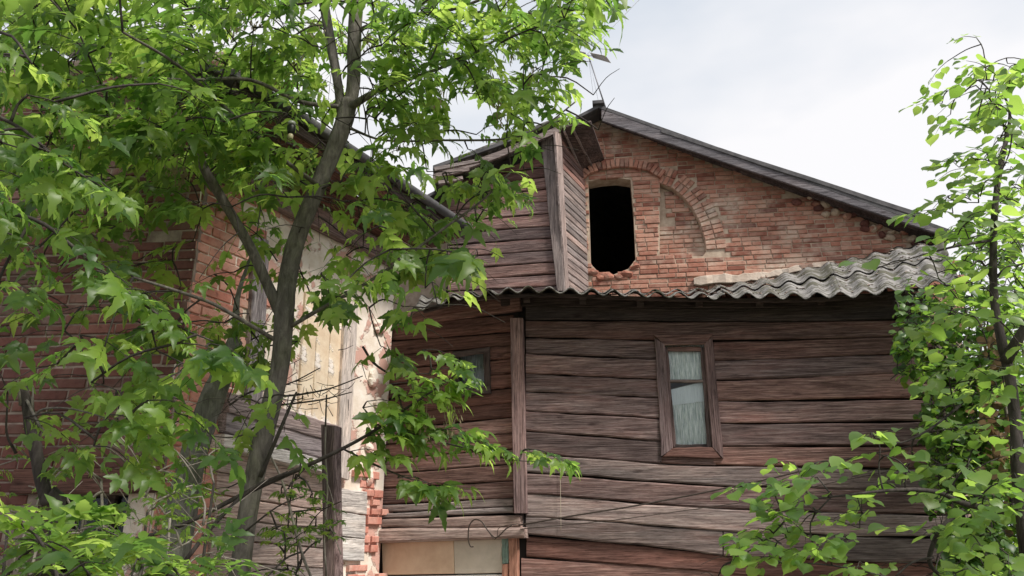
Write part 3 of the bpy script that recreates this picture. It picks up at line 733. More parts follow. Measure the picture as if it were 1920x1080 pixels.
def sheet(w0, w1, t0, t1, lift):
    nu = (w1 - w0) * 8; nt_ = 5; V = []; Fc = []; drop = random.uniform(-.012, .012)
    for j in range(nt_ + 1):
        for i in range(nu + 1):
            wv = w0 + (w1 - w0) * i / nu; tt = t0 + (t1 - t0) * j / nt_
            if j == 0: tt += random.uniform(-.004, .004)
            p = roof_pt(min(wv / NW, 1), tt); V.append(p + Vector((0, 0, .029 * math.cos(wv * 2 * math.pi) + lift + drop * (i / nu))))
    n = len(V); V += [v - Vector((0, 0, .013)) for v in V]; r = nu + 1
    for j in range(nt_):
        for i in range(nu): a = j * r + i; Fc.append((a, a + 1, a + r + 1, a + r)); Fc.append((n + a, n + a + r, n + a + r + 1, n + a + 1))
    for i in range(nu): Fc.append((i, n + i, n + i + 1, i + 1)); a = nt_ * r + i; Fc.append((a, a + 1, n + a + 1, n + a))
    for j in range(nt_): a = j * r; Fc.append((a, a + r, n + a + r, n + a)); a += nu; Fc.append((a, n + a, n + a + r, a + r))
    world_mesh('corrugated_sheet', V, Fc, M_SLATE, an, True)
nc = 5; cuts = [round(NW * k / nc) for k in range(nc + 1)]
for k in range(nc):
    a, b = cuts[k], cuts[k + 1] + (.35 if k < nc - 1 else 0)
    sheet(a, int(cuts[k + 1]), .0, .55, .0 + .006 * (k % 2)); sheet(a, int(cuts[k + 1]), .47, 1.0, .028 + .006 * (k % 2))
V = []; Fc = []
for k in range(240):
    s_ = random.uniform(.55, .985); t_ = random.uniform(.08, .97); wv = s_ * NW; p = roof_pt(s_, t_) + Vector((0, 0, .024 * math.cos(wv * 2 * math.pi) + (.035 if t_ > .5 else .006)))
    r_ = random.uniform(.006, .022) * (1.4 if t_ > .85 else 1); i = len(V)
    for q in range(5): a = q * 1.257 + random.uniform(-.3, .3); V.append(p + Vector((math.cos(a) * r_ * random.uniform(.6, 1.5), math.sin(a) * r_, random.uniform(-.004, .004))))
    V.append(p + Vector((0, 0, r_ * .6))); Fc += [(i + q, i + (q + 1) % 5, i + 5) for q in range(5)]
o = world_mesh('roof_litter', V, Fc, M_MORTARL, an); o['kind'] = 'stuff'
# rafters and eave batten under the sheets
nR = 9
for k in range(nR):
    s = .13 + .85 * k / (nR - 1); p0 = roof_pt(s, .12) - Vector((0, 0, .10)); p1 = roof_pt(s, .98) - Vector((0, 0, .10))
    tube('rafter', [p0, p1], [.045, .045], M_WOODD, an, 4, smooth=False)
tube('eave_batten', [roof_pt(s, .05) - Vector((0, 0, .055)) for s in np.linspace(.02, .99, 12)], [.022] * 12, M_WOODD, an, 4, sub=2, smooth=False)

# ================================================================== brick house on the left
bh = thing('brick_house', FW.W(-1, 0, -1), 'dark red brick house with a boarded sunlit flank, half hidden behind the maple', 'house')
HZ = 5.6
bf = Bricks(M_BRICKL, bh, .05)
CH = .082; LBk = .262
fl = FW.hit(-260, 600)[0]
wl0, wz1 = FW.hit(150, 925); wl1, wz0 = FW.hit(292, 990)
win = [(FW.hit(60, 985)[0], wz0 - .9), (wl1 - .06, wz0 - .9), (wl1 - .06, wz1), (FW.hit(60, 985)[0], wz1)]
slab('wall', FW, [(-6, 0), (0, 0), (0, HZ), (-6, HZ)], [win], -.02, .35, M_MORTARL, bh)
z = .06; row = 0
while z < HZ - .05:
    u = -.004; first = True
    while u > -6:
        L = LBk if not (first and row % 2) else LBk / 2; first = False; cu = u - L / 2; u -= L + .012
        if inpoly(cu, z, win) or inpoly(cu + L / 2 - .02, z, win) or inpoly(cu - L / 2 + .02, z, win): continue
        if random.random() < .012: continue
        bf.add(FW, cu, z, L, CH - .013, -.02 - .039 + random.choice((0, 0, .004, -.006)))
    z += CH; row += 1
bf.build(215)
# dark window with lintel
wg = link('window', None, FW.M((win[0][0] + win[1][0]) / 2, (win[0][1] + win[2][1]) / 2, -.2), None, bh)
slab('pane', FW, win, [], -.24, .004, M_GLASS, wg)
for a in (win[0][0] + .03, (win[0][0] + win[1][0]) / 2, win[1][0] - .03):
    plank('frame_bar', FW, [(a - .025, win[2][1]), (a + .025, win[2][1])], [(a - .025, win[0][1]), (a + .025, win[0][1])], -.24, .04, M_WOODD, wg, 1, .001)
wc = (win[0][0] + win[1][0]) / 2; ww_ = win[1][0] - win[0][0]; wh_ = win[2][1] - win[0][1]; wm = (win[2][1] + win[0][1]) / 2
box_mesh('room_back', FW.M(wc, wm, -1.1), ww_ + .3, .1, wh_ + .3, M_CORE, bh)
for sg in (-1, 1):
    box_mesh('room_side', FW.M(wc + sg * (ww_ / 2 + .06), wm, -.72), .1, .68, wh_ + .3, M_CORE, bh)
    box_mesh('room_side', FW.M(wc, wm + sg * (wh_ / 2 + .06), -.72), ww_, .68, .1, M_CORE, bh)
plank('lintel', FW, [(win[0][0] - .2, wz1 + .17), (wl1 + .0, wz1 + .17)], [(win[0][0] - .2, wz1), (wl1 + .0, wz1)], -.03, .055, M_WOODR, bh, 6, .004)
# flank
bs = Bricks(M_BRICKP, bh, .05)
lw_end = SLEN + .02
slab('wall', SW, [(0.002, 0), (lw_end, 0), (lw_end, HZ - .6), (0.002, HZ - .6)], [], -.03, .3, M_PLASTER, bh)
z = .06; row = 0
while z < HZ - .7:
    reach = .50 + random.uniform(-.13, .12); u = .004; first = True
    while u < reach:
        L = LBk * (.5 if (first and row % 2 == 0) else 1); first = False
        bs.add(SW, u + L / 2, z, L, CH - .012, -.03 - .036 + random.choice((0, 0, .004, -.005))); u += L + .012
    x, y = proj(SW.W(SLEN - .3, z))
    if y > 880:
        u = SLEN - .42 + random.uniform(-.04, .05)
        while u < SLEN - .03:
            L = random.choice((.13, .2, .1))
            if random.random() < .75: bs.add(SW, u + L / 2, z, L, CH - .012 - random.uniform(0, .02), -.05 + random.uniform(-.02, .02))
            u += L + .012
    z += CH; row += 1
bs.build(84)
# timbers of the boarded flank
def S(nm, tl, tr, br, bl, v0, t, m, lab=None, v=False): return (vboard if v else pplank)(nm, SW, tl, tr, br, bl, v0, t, m, bh, **({'label': lab} if lab else {}))
S('jamb_board', (478, 440), (506, 452), (492, 790), (462, 790), -.03, .06, M_LILAC, None, True)
for k, (xa, xb, ya, yb) in enumerate(((574, 598, 546, 556), (599, 623, 557, 566), (624, 648, 567, 574))):
    S('vertical_board', (xa, ya), (xb, yb), (xb - 15, 690 + (xb - 380) * .52), (xa - 15, 690 + (xa - 380) * .52), -.03, .03 + .004 * (k % 2), M_PEELC, None, True)
S('jamb_board', (649, 560), (672, 570), (655, 900), (632, 892), -.03, .07, M_PLATE, 'white flaking jamb board', True)
S('sill_log', (430, 735), (640, 800), (640, 832), (430, 772), -.03, .12, M_LILAC, 'mottled lilac-grey log under the boarding')
S('sill_log', (425, 773), (640, 833), (638, 868), (423, 810), -.03, .10, M_LILAC)
S('sill_board', (422, 812), (640, 870), (638, 894), (420, 838), -.03, .17, M_PLATE, 'white painted sill board on the flank')
ys = [(842, 898), (884, 930), (926, 962), (968, 996), (1010, 1030), (1052, 1066), (1094, 1102)]
for i in range(len(ys) - 1):
    S('siding_board', (412 - i * 4, ys[i][0] + 1), (634 - i * 2, ys[i][1] + 1), (632 - i * 2, ys[i + 1][1] - 1), (410 - i * 4, ys[i + 1][0] - 1), -.03, .045, M_BEAM)
for k in range(3):
    S('whitewashed_board', (632, 915 + k * 45), (688 - k * 2, 923 + k * 44), (687 - k * 2, 965 + k * 44), (631, 958 + k * 45), -.03, .05 + .006 * (k % 2), M_PLATE)
for k in range(14):
    px = random.uniform(690, 716); py = random.uniform(600, 900); u, z = SW.hit(px, py)
    lump('plaster_crumb', SW, u, z, -.01, random.uniform(.03, .07), .03, random.uniform(.04, .10), M_PLASTER, bh)
# cornice and overhanging eave of the flank
ev = [(590, 418), (722, 500)]
zc = SW.hit(655, 458)[1]
plank('cornice_board', SW, [(0, zc + .17), (SLEN + .1, zc + .17)], [(0, zc - .02), (SLEN + .1, zc - .02)], -.02, .09, M_WOOD, bh, 10, .004)
oz = zc + .22; OVS = .62
for k in range(5):
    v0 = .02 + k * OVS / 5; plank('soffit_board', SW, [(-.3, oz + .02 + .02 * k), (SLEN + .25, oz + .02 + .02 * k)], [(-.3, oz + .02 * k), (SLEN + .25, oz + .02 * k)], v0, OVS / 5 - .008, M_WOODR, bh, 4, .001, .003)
plank('fascia_board', SW, [(-.35, oz + .23), (SLEN + .3, oz + .23)], [(-.35, oz + .09), (SLEN + .3, oz + .09)], OVS + .02, .025, M_WOODD, bh, 8, .004)
tube('gutter', [SW.W(-.35, oz + .22, OVS + .09), SW.W(SLEN + .3, oz + .20, OVS + .09)], [.045, .045], M_EAVE, bh, 8)
e0, e1 = SW.W(-.4, oz + .25, OVS + .1), SW.W(SLEN + .35, oz + .25, OVS + .1); back = -SW.n * 3.4
slab3('roof', [e0, e1, e1 + Vector((back.x, back.y, 1.7)), e0 + Vector((back.x, back.y, 1.7))], .05, M_EAVE, bh)
for i in range(5):
    box_mesh('rafter_end', SW.M(.2 + i * SLEN / 4.6, oz + .09, .33), .06, .62, .07, M_WOODD, bh)

# ================================================================== vegetation
def leaflet(L, Wd, dx, n_teeth=3, fold=.22, droop=.25):
    xs = [0, .10, .27, .42, .50, .66, .74, 1.0]; hw = [0, .16, .25, .21, .25, .13, .15, 0]
    V = []; Fc = []
    for x, h_ in zip(xs, hw):
        h2_ = h_ * Wd / .5 * random.uniform(.85, 1.15); zb = -droop * x * x * L
        V += [(x * L, -h2_ * L, zb + fold * h2_ * L), (x * L, 0, zb), (x * L, h2_ * L, zb + fold * h2_ * L)]
    for i in range(len(xs) - 1):
        a = i * 3; b = a + 3
        if i == 0: Fc += [(1, b, b + 1), (1, b + 1, b + 2)]
        elif i == len(xs) - 2: Fc += [(a, b + 1, a + 1), (a + 1, b + 1, a + 2)]
        else: Fc += [(a, b, b + 1, a + 1), (a + 1, b + 1, b + 2, a + 2)]
    return np.array(V), Fc
def compound(nl):
    """ash-leaved maple leaf: petiole, paired leaflets, end leaflet; about 1 unit long"""
    V = []; Fc = []
    def add(v, f):
        k = len(V); V.extend(v.tolist()); Fc.extend([tuple(q + k for q in x) for x in f])
    pet = .34; end = .60
    # petiole as a thin 3-sided strip
    for x0, x1 in ((0, end),):
        add(np.array([(x0, -.006, 0), (x1, -.005, -.05), (x1, .005, -.05), (x0, .006, 0), (x0, 0, .012), (x1, 0, -.04)]), [(0, 1, 2, 3), (0, 4, 5, 1), (3, 2, 5, 4)])
    spots = [(end, 0, random.uniform(.95, 1.1))]
    for k in range(nl // 2):
        x = end - .04 - k * .2; spots += [(x, R(random.uniform(48, 66)), random.uniform(.82, 1.0)), (x, -R(random.uniform(48, 66)), random.uniform(.82, 1.0))]
    for x, a, s in spots:
        v, f = leaflet(.42 * s, random.uniform(.44, .58), 0, 3, random.uniform(.0, .55), random.choice((random.uniform(.0, .4), random.uniform(.4, 1.0))))
        ca, sa = math.cos(a), math.sin(a); tw = random.uniform(-.35, .35) + (.25 if a > 0 else -.25 if a < 0 else 0); ct, st = math.cos(tw), math.sin(tw)
        y, z_ = v[:, 1] * ct - v[:, 2] * st, v[:, 1] * st + v[:, 2] * ct
        q = np.stack([v[:, 0] * ca - y * sa + x, v[:, 0] * sa + y * ca, z_ - .05 * x], 1); add(q, f)
    return np.array(V), Fc
def roundleaf():
    n = 7; V = []; Fc = []
    # petiole
    V += [(0, -.012, 0), (.35, -.01, -.03), (.35, .01, -.03), (0, .012, 0)]; Fc += [(0, 1, 2, 3)]
    xs = [.30, .36, .50, .68, .84, .94, 1.0, 1.10]; hw = [.14, .32, .42, .42, .31, .17, .06, 0]; k = 4; fo = random.uniform(.05, .35); dr = random.uniform(.05, .4)
    for x, h_ in zip(xs, hw):
        hh = h_ * random.uniform(.92, 1.08); z_ = -dr * (x - .3) ** 2
        V += [(x - (.05 if x < .4 else 0), -hh, z_ + fo * hh), (x, 0, z_), (x - (.05 if x < .4 else 0), hh, z_ + fo * hh)]
    for i in range(len(xs) - 1):
        a = k + i * 3; b = a + 3
        if i == len(xs) - 2: Fc += [(a, b + 1, a + 1), (a + 1, b + 1, a + 2)]
        else: Fc += [(a, b, b + 1, a + 1), (a + 1, b + 1, b + 2, a + 2)]
    return np.array(V), Fc
def frame(dirv, nrm):
    x = np.array(dirv, float); x /= np.linalg.norm(x) + 1e-9; z_ = np.array(nrm, float); z_ -= x * z_.dot(x); z_ /= np.linalg.norm(z_) + 1e-9
    y = np.cross(z_, x); return np.stack([x, y, z_], 1)
VAR = {'maple': [compound(k) for k in (3, 5, 5, 5, 3, 5, 7, 5, 3, 5, 5, 7)], 'round': [roundleaf() for _ in range(6)]}
VMESH = {k: [None] * len(v) for k, v in VAR.items()}
class Foliage:
    def __init__(s, kind, mat): s.kind = kind; s.mat = mat; s.leaves = []   # (pos, 3x3, scale, variant)
    def add(s, pos, dirv, nrm, size): s.leaves.append((np.array(pos, float), frame(dirv, nrm), size, random.randrange(len(VAR[s.kind]))))
    def build(s, parent, limit=300, name='crown', part='leaf'):
        def key(l):
            p = l[0] + l[1][:, 0] * l[2] * .5; x, y = proj(p); ins = -40 < x < 1960 and -40 < y < 1120 and p[1] > .2
            return -(l[2] / max(depth(p), .2) * (1 if ins else .05))
        L = sorted(s.leaves, key=key)
        for pos, Fm, sz, v in L[:limit]:
            me = VMESH[s.kind][v]
            if me is None or me.materials[0] != s.mat:
                me = mesh_from(part, VAR[s.kind][v][0], VAR[s.kind][v][1], True); me.materials.append(s.mat); VMESH[s.kind][v] = me
            M = Matrix([list(Fm[0] * sz) + [pos[0]], list(Fm[1] * sz) + [pos[1]], list(Fm[2] * sz) + [pos[2]], [0, 0, 0, 1]])
            link(part, me, M, None, parent)
        rest = L[limit:]
        if not rest: return
        VV = []; FF = []; rn = []; k = 0
        for pos, Fm, sz, v in rest:
            q, f = VAR[s.kind][v]; VV.append(q @ Fm.T * sz + pos); FF += [tuple(i + k for i in x) for x in f]; k += len(q); rn += [random.random()] * len(q)
        VV = np.concatenate(VV); c = VV.mean(0); me = mesh_from(name, VV - c, FF, True)
        at = me.attributes.new('rnd', 'FLOAT', 'POINT'); at.data.foreach_set('value', rn)
        o = link(name, me, Matrix.Translation(Vector(c)), s.mat, parent); o['kind'] = 'stuff'
class Twigs:
    """joins sprays to the nearest wood, giving a continuous branching crown"""
    def __init__(s, r=.004): s.nodes = []; s.V = []; s.F = []; s.r = r
    def seed(s, pts): s.nodes += [np.array(p, float) for p in pts]
    def connect(s, base, r=None):
        r = r or s.r
        A_ = np.array(s.nodes); d = np.linalg.norm(A_ - base, axis=1) + np.maximum(0, (A_[:, 2] - base[2])) * .6; i = int(d.argmin()); a = A_[i]
        L = np.linalg.norm(base - a)
        if L < .01: return
        m = (a + base) / 2 + np.array([0, 0, .10 * L]) + rng.normal(0, .04 * L, 3)
        pts = catmull([a, m, base], 3); rr = np.linspace(r * 1.5, r, len(pts)); tube_geo(pts, rr, 4, 0, s.V, s.F)
        s.nodes += [np.array(p) for p in pts[1:]]
    def run(s, pts, r0, r1): tube_geo(pts, np.linspace(r0, r1, len(pts)), 4, 0, s.V, s.F)
    def build(s, mat, parent, name='twigs'):
        if s.V: o = world_mesh(name, s.V, s.F, mat, parent, True); o['kind'] = 'stuff'; return o
def spray(fo, tw, pos, dirv, L, n_nodes, size, kind='maple', droop=.5, keep=None, connect=True):
    dirv = np.array(dirv, float); dirv /= np.linalg.norm(dirv); pos = np.array(pos, float); base = pos - dirv * L * .5
    tip = pos + dirv * L * .5 - np.array([0, 0, L * .12]); mid = pos + np.array([0, 0, L * .05])
    if connect: tw.connect(base)
    pts = catmull([base, mid, tip], 3); tw.run(pts, tw.r * .85, tw.r * .4); tw.nodes.append(pts[len(pts) // 2])
    side = np.cross(dirv, [0, 0, 1]); side /= np.linalg.norm(side) + 1e-6
    for k in range(n_nodes):
        t = .12 + .88 * k / max(n_nodes - 1, 1); p = pts[min(int(t * (len(pts) - 1)), len(pts) - 1)]
        ss = (1, -1) if kind == 'maple' else ((1,) if k % 2 else (-1,))
        for sg in ss:
            if random.random() < .06: continue
            d = side * sg * random.uniform(.5, 1) + dirv * random.uniform(.2, .9) + np.array([0, 0, -droop * random.uniform(.2, 1.3)])
            nn = np.array([random.gauss(0, .45), random.gauss(-.25, .45), 1.0]); s_ = size * random.uniform(.5, 1.2)
            q = p + d * .01
            if keep and not keep(q + d / np.linalg.norm(d) * s_ * .5): continue
            fo.add(q, d, nn, s_)
    d = dirv + np.array([0, 0, -droop * .6])
    if not keep or keep(tip + d * size * .4): fo.add(tip, d, [random.gauss(0, .3), random.gauss(-.2, .3), 1], size * random.uniform(.8, 1.2))
def seeds(parent, pos, n=26, L=.13):
    V = []; Fc = []
    for k in range(n):
        p = Vector(pos) + Vector((random.gauss(0, .025), random.gauss(0, .025), -random.uniform(0, L))); a = random.uniform(0, 6.28); d = Vector((math.cos(a) * .35, math.sin(a) * .35, -1)).normalized() * random.uniform(.028, .042)
        s_ = d.orthogonal().normalized() * .005; i = len(V); V += [p, p + d * .5 + s_, p + d, p + d * .5 - s_]; Fc.append((i, i + 1, i + 2, i + 3))
    tube_geo([Vector(pos) + Vector((0, 0, .04)), Vector(pos) - Vector((0, 0, L))], [.0015, .001], 3, 0, V, Fc)
    return world_mesh('seed_cluster', V, Fc, M_SEED, parent)
def grid_cells(rows, cell=60):
    for r, line in rows:
        for c, ch in enumerate(line):
            if ch not in ' .': yield c * cell, r * cell, int(ch)

# ------------------------------------------------------------------ the maple
mt = thing('maple_tree', P(450, 1080, 4.3) * Vector((1, 1, 0)) if False else (P(450, 1080, 4.3).x, P(450, 1080, 4.3).y, 0), 'ash-leaved maple with a smooth grey forked trunk in front of the brick house', 'tree')
tx = P(448, 1080, 4.25)
limbs = []
def limb(name, pp, par=None, mat=None, sides=10, rough=.03):
    o = pxtube(name, pp, mat or M_BARK, par or mt, sides, rough, 5); limbs.append(pp); return o
trunk_px = [(452, 1056, 4.25, 42), (462, 980, 4.25, 40), (480, 880, 4.25, 41), (506, 770, 4.25, 40), (526, 680, 4.25, 38), (532, 600, 4.25, 40), (540, 520, 4.27, 38), (556, 450, 4.3, 37), (585, 375, 4.32, 35), (620, 295, 4.35, 35), (644, 232, 4.37, 37), (655, 190, 4.38, 34)]
pb = P(452, 1056, 4.25); base3 = [(pb.x - .04, pb.y, -.1), (pb.x - .03, pb.y, .7)]
tp = [P(a, b, Y) for a, b, Y, q in trunk_px]; tr_ = [q * .45 * depth(p) / F for p, (a, b, Y, q) in zip(tp, trunk_px)]
tube('trunk', [Vector(b) for b in base3] + tp, [.09, .072] + tr_, M_BARK, mt, 12, .03, 5)
limbs.append(trunk_px)
limb('branch', [(648, 215, 4.37, 24), (662, 165, 4.38, 25), (664, 90, 4.36, 26), (668, 10, 4.34, 25), (676, -90, 4.3, 22), (690, -220, 4.2, 16)])
limb('branch', [(640, 210, 4.37, 18), (634, 160, 4.4, 17), (622, 90, 4.45, 18), (606, 0, 4.5, 18), (590, -100, 4.55, 14)])
limb('branch', [(524, 585, 4.26, 22), (500, 530, 4.22, 20), (470, 465, 4.18, 19), (430, 395, 4.12, 18), (388, 325, 4.05, 18), (350, 250, 3.95, 12), (300, 170, 3.85, 9)])
limb('branch', [(650, 205, 4.36, 16), (690, 180, 4.30, 13), (720, 165, 4.25, 8), (800, 137, 4.15, 6), (880, 105, 4.1, 5), (960, 55, 4.0, 4), (1040, 10, 3.9, 3)])
limb('branch', [(545, 612, 4.24, 8), (600, 580, 4.15, 7), (680, 535, 4.05, 6), (760, 482, 3.95, 6), (830, 430, 3.9, 5), (905, 375, 3.85, 4), (960, 320, 3.8, 3)])
limb('branch', [(655, 240, 4.36, 6), (720, 263, 4.2, 4), (830, 263, 4.05, 4), (950, 260, 3.9, 4), (1020, 235, 3.85, 3), (1080, 190, 3.8, 3)])
limb('branch', [(520, 640, 4.25, 9), (470, 610, 4.1, 8), (400, 570, 3.9, 7), (330, 545, 3.7, 6), (250, 520, 3.5, 5)])
limb('branch', [(600, 350, 4.3, 9), (520, 290, 4.0, 8), (420, 200, 3.6, 7), (330, 120, 3.2, 6), (230, 60, 2.9, 5)])
limb('branch', [(640, 200, 4.37, 9), (560, 190, 4.2, 8), (470, 150, 4.0, 7), (360, 150, 3.8, 6), (240, 150, 3.7, 5), (80, 190, 3.6, 4)])
limb('branch', [(664, 60, 4.36, 8), (740, 30, 4.2, 7), (840, 20, 4.0, 6), (950, -20, 3.9, 5)])
fo = Foliage('maple', M_LEAF); tw = Twigs()
for pp in limbs:
    c = catmull([tuple(P(a, b, Y)) for a, b, Y, q in pp], 6); tw.seed(c[3:])
tb = np.array([(a, b) for a, b, Y, q in trunk_px]); 
def near_trunk(x, y):
    if y > 1060 or y < 0: return False
    cx = np.interp(y, tb[::-1, 1], tb[::-1, 0])
    if y < 190: return abs(x - 664) < 34 or abs(x - np.interp(y, [0, 160], [606, 634])) < 30
    return abs(x - cx) < 52 or (310 < y < 580 and abs(x - np.interp(y, [325, 395, 465, 530, 585], [388, 430, 470, 500, 524])) < 40)
def keep_maple(q):
    x, y = proj(q)
    if near_trunk(x, y) and q[1] < 4.6 and random.random() < .93: return False
    if x > 1000 and y > 232: return False
    for x0, x1, y0_, y1, pr in ((770, 970, 520, 600, .12), (890, 1010, 425, 545, .2), (345, 455, 425, 580, .25), (325, 445, 680, 930, .2), (560, 730, 600, 1080, .25), (-20, 245, 590, 900, .4), (800, 1070, 570, 800, 0), (800, 900, 290, 350, .35), (500, 560, 205, 275, .3), (590, 720, 430, 500, .5)):
        if x0 < x < x1 and y0_ < y < y1 and random.random() > pr: return False
    if 842 < x < 905 and 165 < y < 235 and random.random() < .85: return False
    if x > 1080 and y > 92: return False
    if x > 1160: return False
    return True
rows = [(-3, '4444444444444444433'), (-2, '55555555555555555543'), (-1, '7777777777777777765.'), (0, '99999999997999999750'), (1, '999999999979999767..'), (2, '8888888888799947764.'), (3, '88888888876654146 72'.replace(' ', '')),
        (4, '77777777775652346 4.'.replace(' ', '')), (5, '7774566654466 4675..'.replace(' ', '')), (6, '56534333434675763...'), (7, '4332233322466553....'), (8, '443332332255554.....'), (9, '434443332133422.....'), (10, '22245543210141......'), (11, '111345453100.........'), (12, '..13333221..........'), (13, '..1333.2............')]
ctr = np.array(P(640, 330, 4.3))
for x0, y0, dgt in grid_cells(rows):
    nsp = dgt * (.40 if y0 < 300 else .36 if y0 < 400 else .27)
    n = int(nsp) + (random.random() < nsp - int(nsp))
    for _ in range(n):
        px, py = x0 + random.uniform(0, 60), y0 + random.uniform(0, 60)
        Ymin, Ymax = (3.3, 5.15) if px < 420 else (3.6, 5.3)
        if py > 420 and px < 420: Ymin, Ymax = 3.1, 4.6
        if px > 640: Ymin, Ymax = 3.5, 4.7
        if y0 < 0: Ymin, Ymax = 2.4, 5.6
        Y = random.uniform(Ymin, Ymax); p = np.array(P(px, py, Y)); 
        dv = (p - ctr) * [1, 1, .3]; dv /= np.linalg.norm(dv) + 1e-6
        dv = dv + rng.normal(0, .55, 3) * [1, 1, .5] + [0, 0, -.12]
        spray(fo, tw, p, dv, random.uniform(.22, .36), random.choice((3, 4, 4)), random.uniform(.18, .26), keep=keep_maple)
# sprays hanging off the long lower twigs in front of the annex
def line_branch(name, pp, parent, mat=M_BARKD): 
    o = pxtube(name, pp, mat, parent, 6, .04, 4); tw.seed(catmull([tuple(P(a, b, Y)) for a, b, Y, q in pp], 5)); return o
line_branch('branch', [(240, 1015, 3.9, 8), (340, 985, 3.9, 8), (460, 925, 3.95, 9), (600, 862, 3.95, 8), (690, 815, 3.95, 6), (755, 770, 3.9, 5), (830, 720, 3.9, 3), (870, 690, 3.9, 2)], mt)
line_branch('branch', [(345, 1055, 3.8, 9), (400, 985, 3.85, 8), (470, 918, 3.9, 7), (540, 885, 3.93, 5)], mt)
line_branch('branch', [(640, 840, 3.95, 4), (700, 870, 3.9, 4), (760, 895, 3.9, 3), (800, 905, 3.85, 2)], mt)
line_branch('branch', [(720, 800, 3.92, 4), (800, 820, 3.9, 3), (870, 840, 3.9, 3), (960, 862, 3.85, 2), (1010, 865, 3.85, 1.5)], mt)
line_branch('branch', [(488, 895, 4.2, 9), (515, 830, 4.2, 8), (545, 760, 4.22, 6), (556, 735, 4.24, 4)], mt)
for px, py, n, sz in ((760, 720, 1, .15), (800, 705, 2, .15), (845, 690, 1, .12), (815, 668, 1, .11), (700, 770, 2, .16), (725, 745, 1, .15), (740, 800, 1, .14), (780, 820, 1, .13), (860, 800, 2, .13), (890, 840, 2, .13), (770, 895, 2, .14), (805, 915, 1, .14), (1010, 858, 2, .12), (690, 850, 1, .13), (790, 730, 1, .13), (720, 815, 1, .13)):
    for _ in range(n):
        p = np.array(P(px + random.uniform(-12, 12), py + random.uniform(-12, 12), 3.9)); spray(fo, tw, p, [1, random.uniform(-.5, .3), random.uniform(-.2, .2)], .17, 3, sz * 1.4, droop=.5)
for k, (px, py, Y) in enumerate(((340, 210, 3.9), (335, 250, 3.9), (330, 290, 3.92), (345, 310, 3.95), (475, 20, 4), (750, 95, 4), (760, 130, 4.05), (820, 165, 4.0), (940, 190, 3.9), (935, 165, 3.9), (745, 245, 4), (920, 120, 4), (560, 100, 4.2), (540, 150, 4.2), (690, 60, 4), (590, 40, 4.3), (440, 40, 3.9), (845, 760, 3.9), (800, 770, 3.9), (640, 60, 4.5), (1000, 120, 3.8), (960, 80, 3.9), (280, 230, 3.8))):
    q = P(px, py, Y); tw.connect(np.array(q) + [0, 0, .04], .002); seeds(mt, q, 34, .14)
# near branch entering from the left
nb_ = thing('maple_bough', P(-60, 390, 2.9), 'low maple bough with large glossy leaves reaching in across the brick wall', 'bough')
fo2 = Foliage('maple', M_LEAF); tw2 = Twigs()
for pp in ([(-320, 330, 3.0, 14), (-80, 385, 2.95, 10), (60, 410, 2.9, 8), (140, 465, 2.85, 7), (230, 540, 2.8, 6), (320, 605, 2.8, 4), (400, 640, 2.8, 3)], [(-320, 330, 3.0, 12), (-120, 200, 2.5, 10), (20, 230, 2.4, 7), (110, 300, 2.35, 5), (190, 350, 2.3, 3)],
           [(-320, 330, 3.0, 12), (-150, 90, 2.6, 10), (0, 60, 2.3, 6), (60, 120, 2.25, 4)], [(60, 410, 2.9, 6), (0, 520, 2.9, 5), (-20, 620, 2.9, 3)]):
    o = pxtube('branch', pp, M_BARKD, nb_, 6, .04, 4); tw2.seed(catmull([tuple(P(a, b, Y)) for a, b, Y, q in pp], 5))
for px, py, Y, n in ((20, 100, 2.25, 1), (40, 250, 2.35, 1), (110, 290, 2.35, 2), (165, 340, 2.3, 1), (60, 300, 2.4, 1), (10, 330, 2.5, 1), (90, 190, 2.4, 1), (150, 470, 2.8, 1), (210, 520, 2.8, 2), (260, 560, 2.8, 2), (310, 600, 2.8, 1), (390, 640, 2.8, 1), (30, 460, 2.9, 1), (10, 530, 2.9, 1), (-60, 350, 2.7, 3), (-80, 200, 2.5, 3), (-60, 60, 2.4, 3), (340, 160, 2.6, 1), (205, 735, 2.9, 1), (225, 790, 2.9, 1), (320, 765, 2.9, 1), (370, 800, 2.9, 1), (205, 850, 2.9, 1), (290, 800, 2.9, 1), (90, 810, 3.0, 1), (420, 650, 2.8, 1), (180, 630, 2.8, 1)):
    for _ in range(n):
        p = np.array(P(px + random.uniform(-15, 15), py + random.uniform(-15, 15), Y)); spray(fo2, tw2, p, [1, random.uniform(-.4, .4), random.uniform(-.6, -.1)], .20, 3, random.uniform(.15, .2), droop=.6)
fo.build(mt, 300); tw.build(M_BARKD, mt)
fo2.build(nb_, 300); tw2.build(M_BARKD, nb_)

# old trunk behind the maple, broken stem, fence post
ot = thing('old_tree', (P(330, 1060, 4.75).x, 4.75, 0), 'thick mossy old trunk leaning behind the maple close to the brick corner', 'tree')
tube('trunk', [Vector((P(318, 1060, 4.75).x - .05, 4.75, -.1))] + [P(a, b, Y) for a, b, Y in ((330, 1020, 4.75), (352, 900, 4.75), (385, 780, 4.78), (418, 700, 4.8), (440, 640, 4.85))], [.115, .095, .085, .08, .07, .05], M_BARKG, ot, 12, .07, 5)
tube('branch', [P(410, 720, 4.8), P(440, 640, 4.9), P(445, 560, 4.95), P(470, 480, 5.0)], [.045, .03, .02, .008], M_BARKG, ot, 8, .06)
fo3 = Foliage('maple', M_LEAF); tw3 = Twigs(); tw3.seed([np.array(P(a, b, 4.9)) for a, b in ((430, 690), (480, 590), (520, 490), (440, 640), (508, 230), (520, 300))])
for px, py in ((375, 850), (385, 880), (365, 870), (430, 660), (470, 640), (410, 620), (500, 610), (450, 700), (480, 420), (520, 260), (500, 190), (470, 230)):
    spray(fo3, tw3, np.array(P(px, py, 4.85)), rng.normal(0, 1, 3), .2, 3, .11, droop=.3)
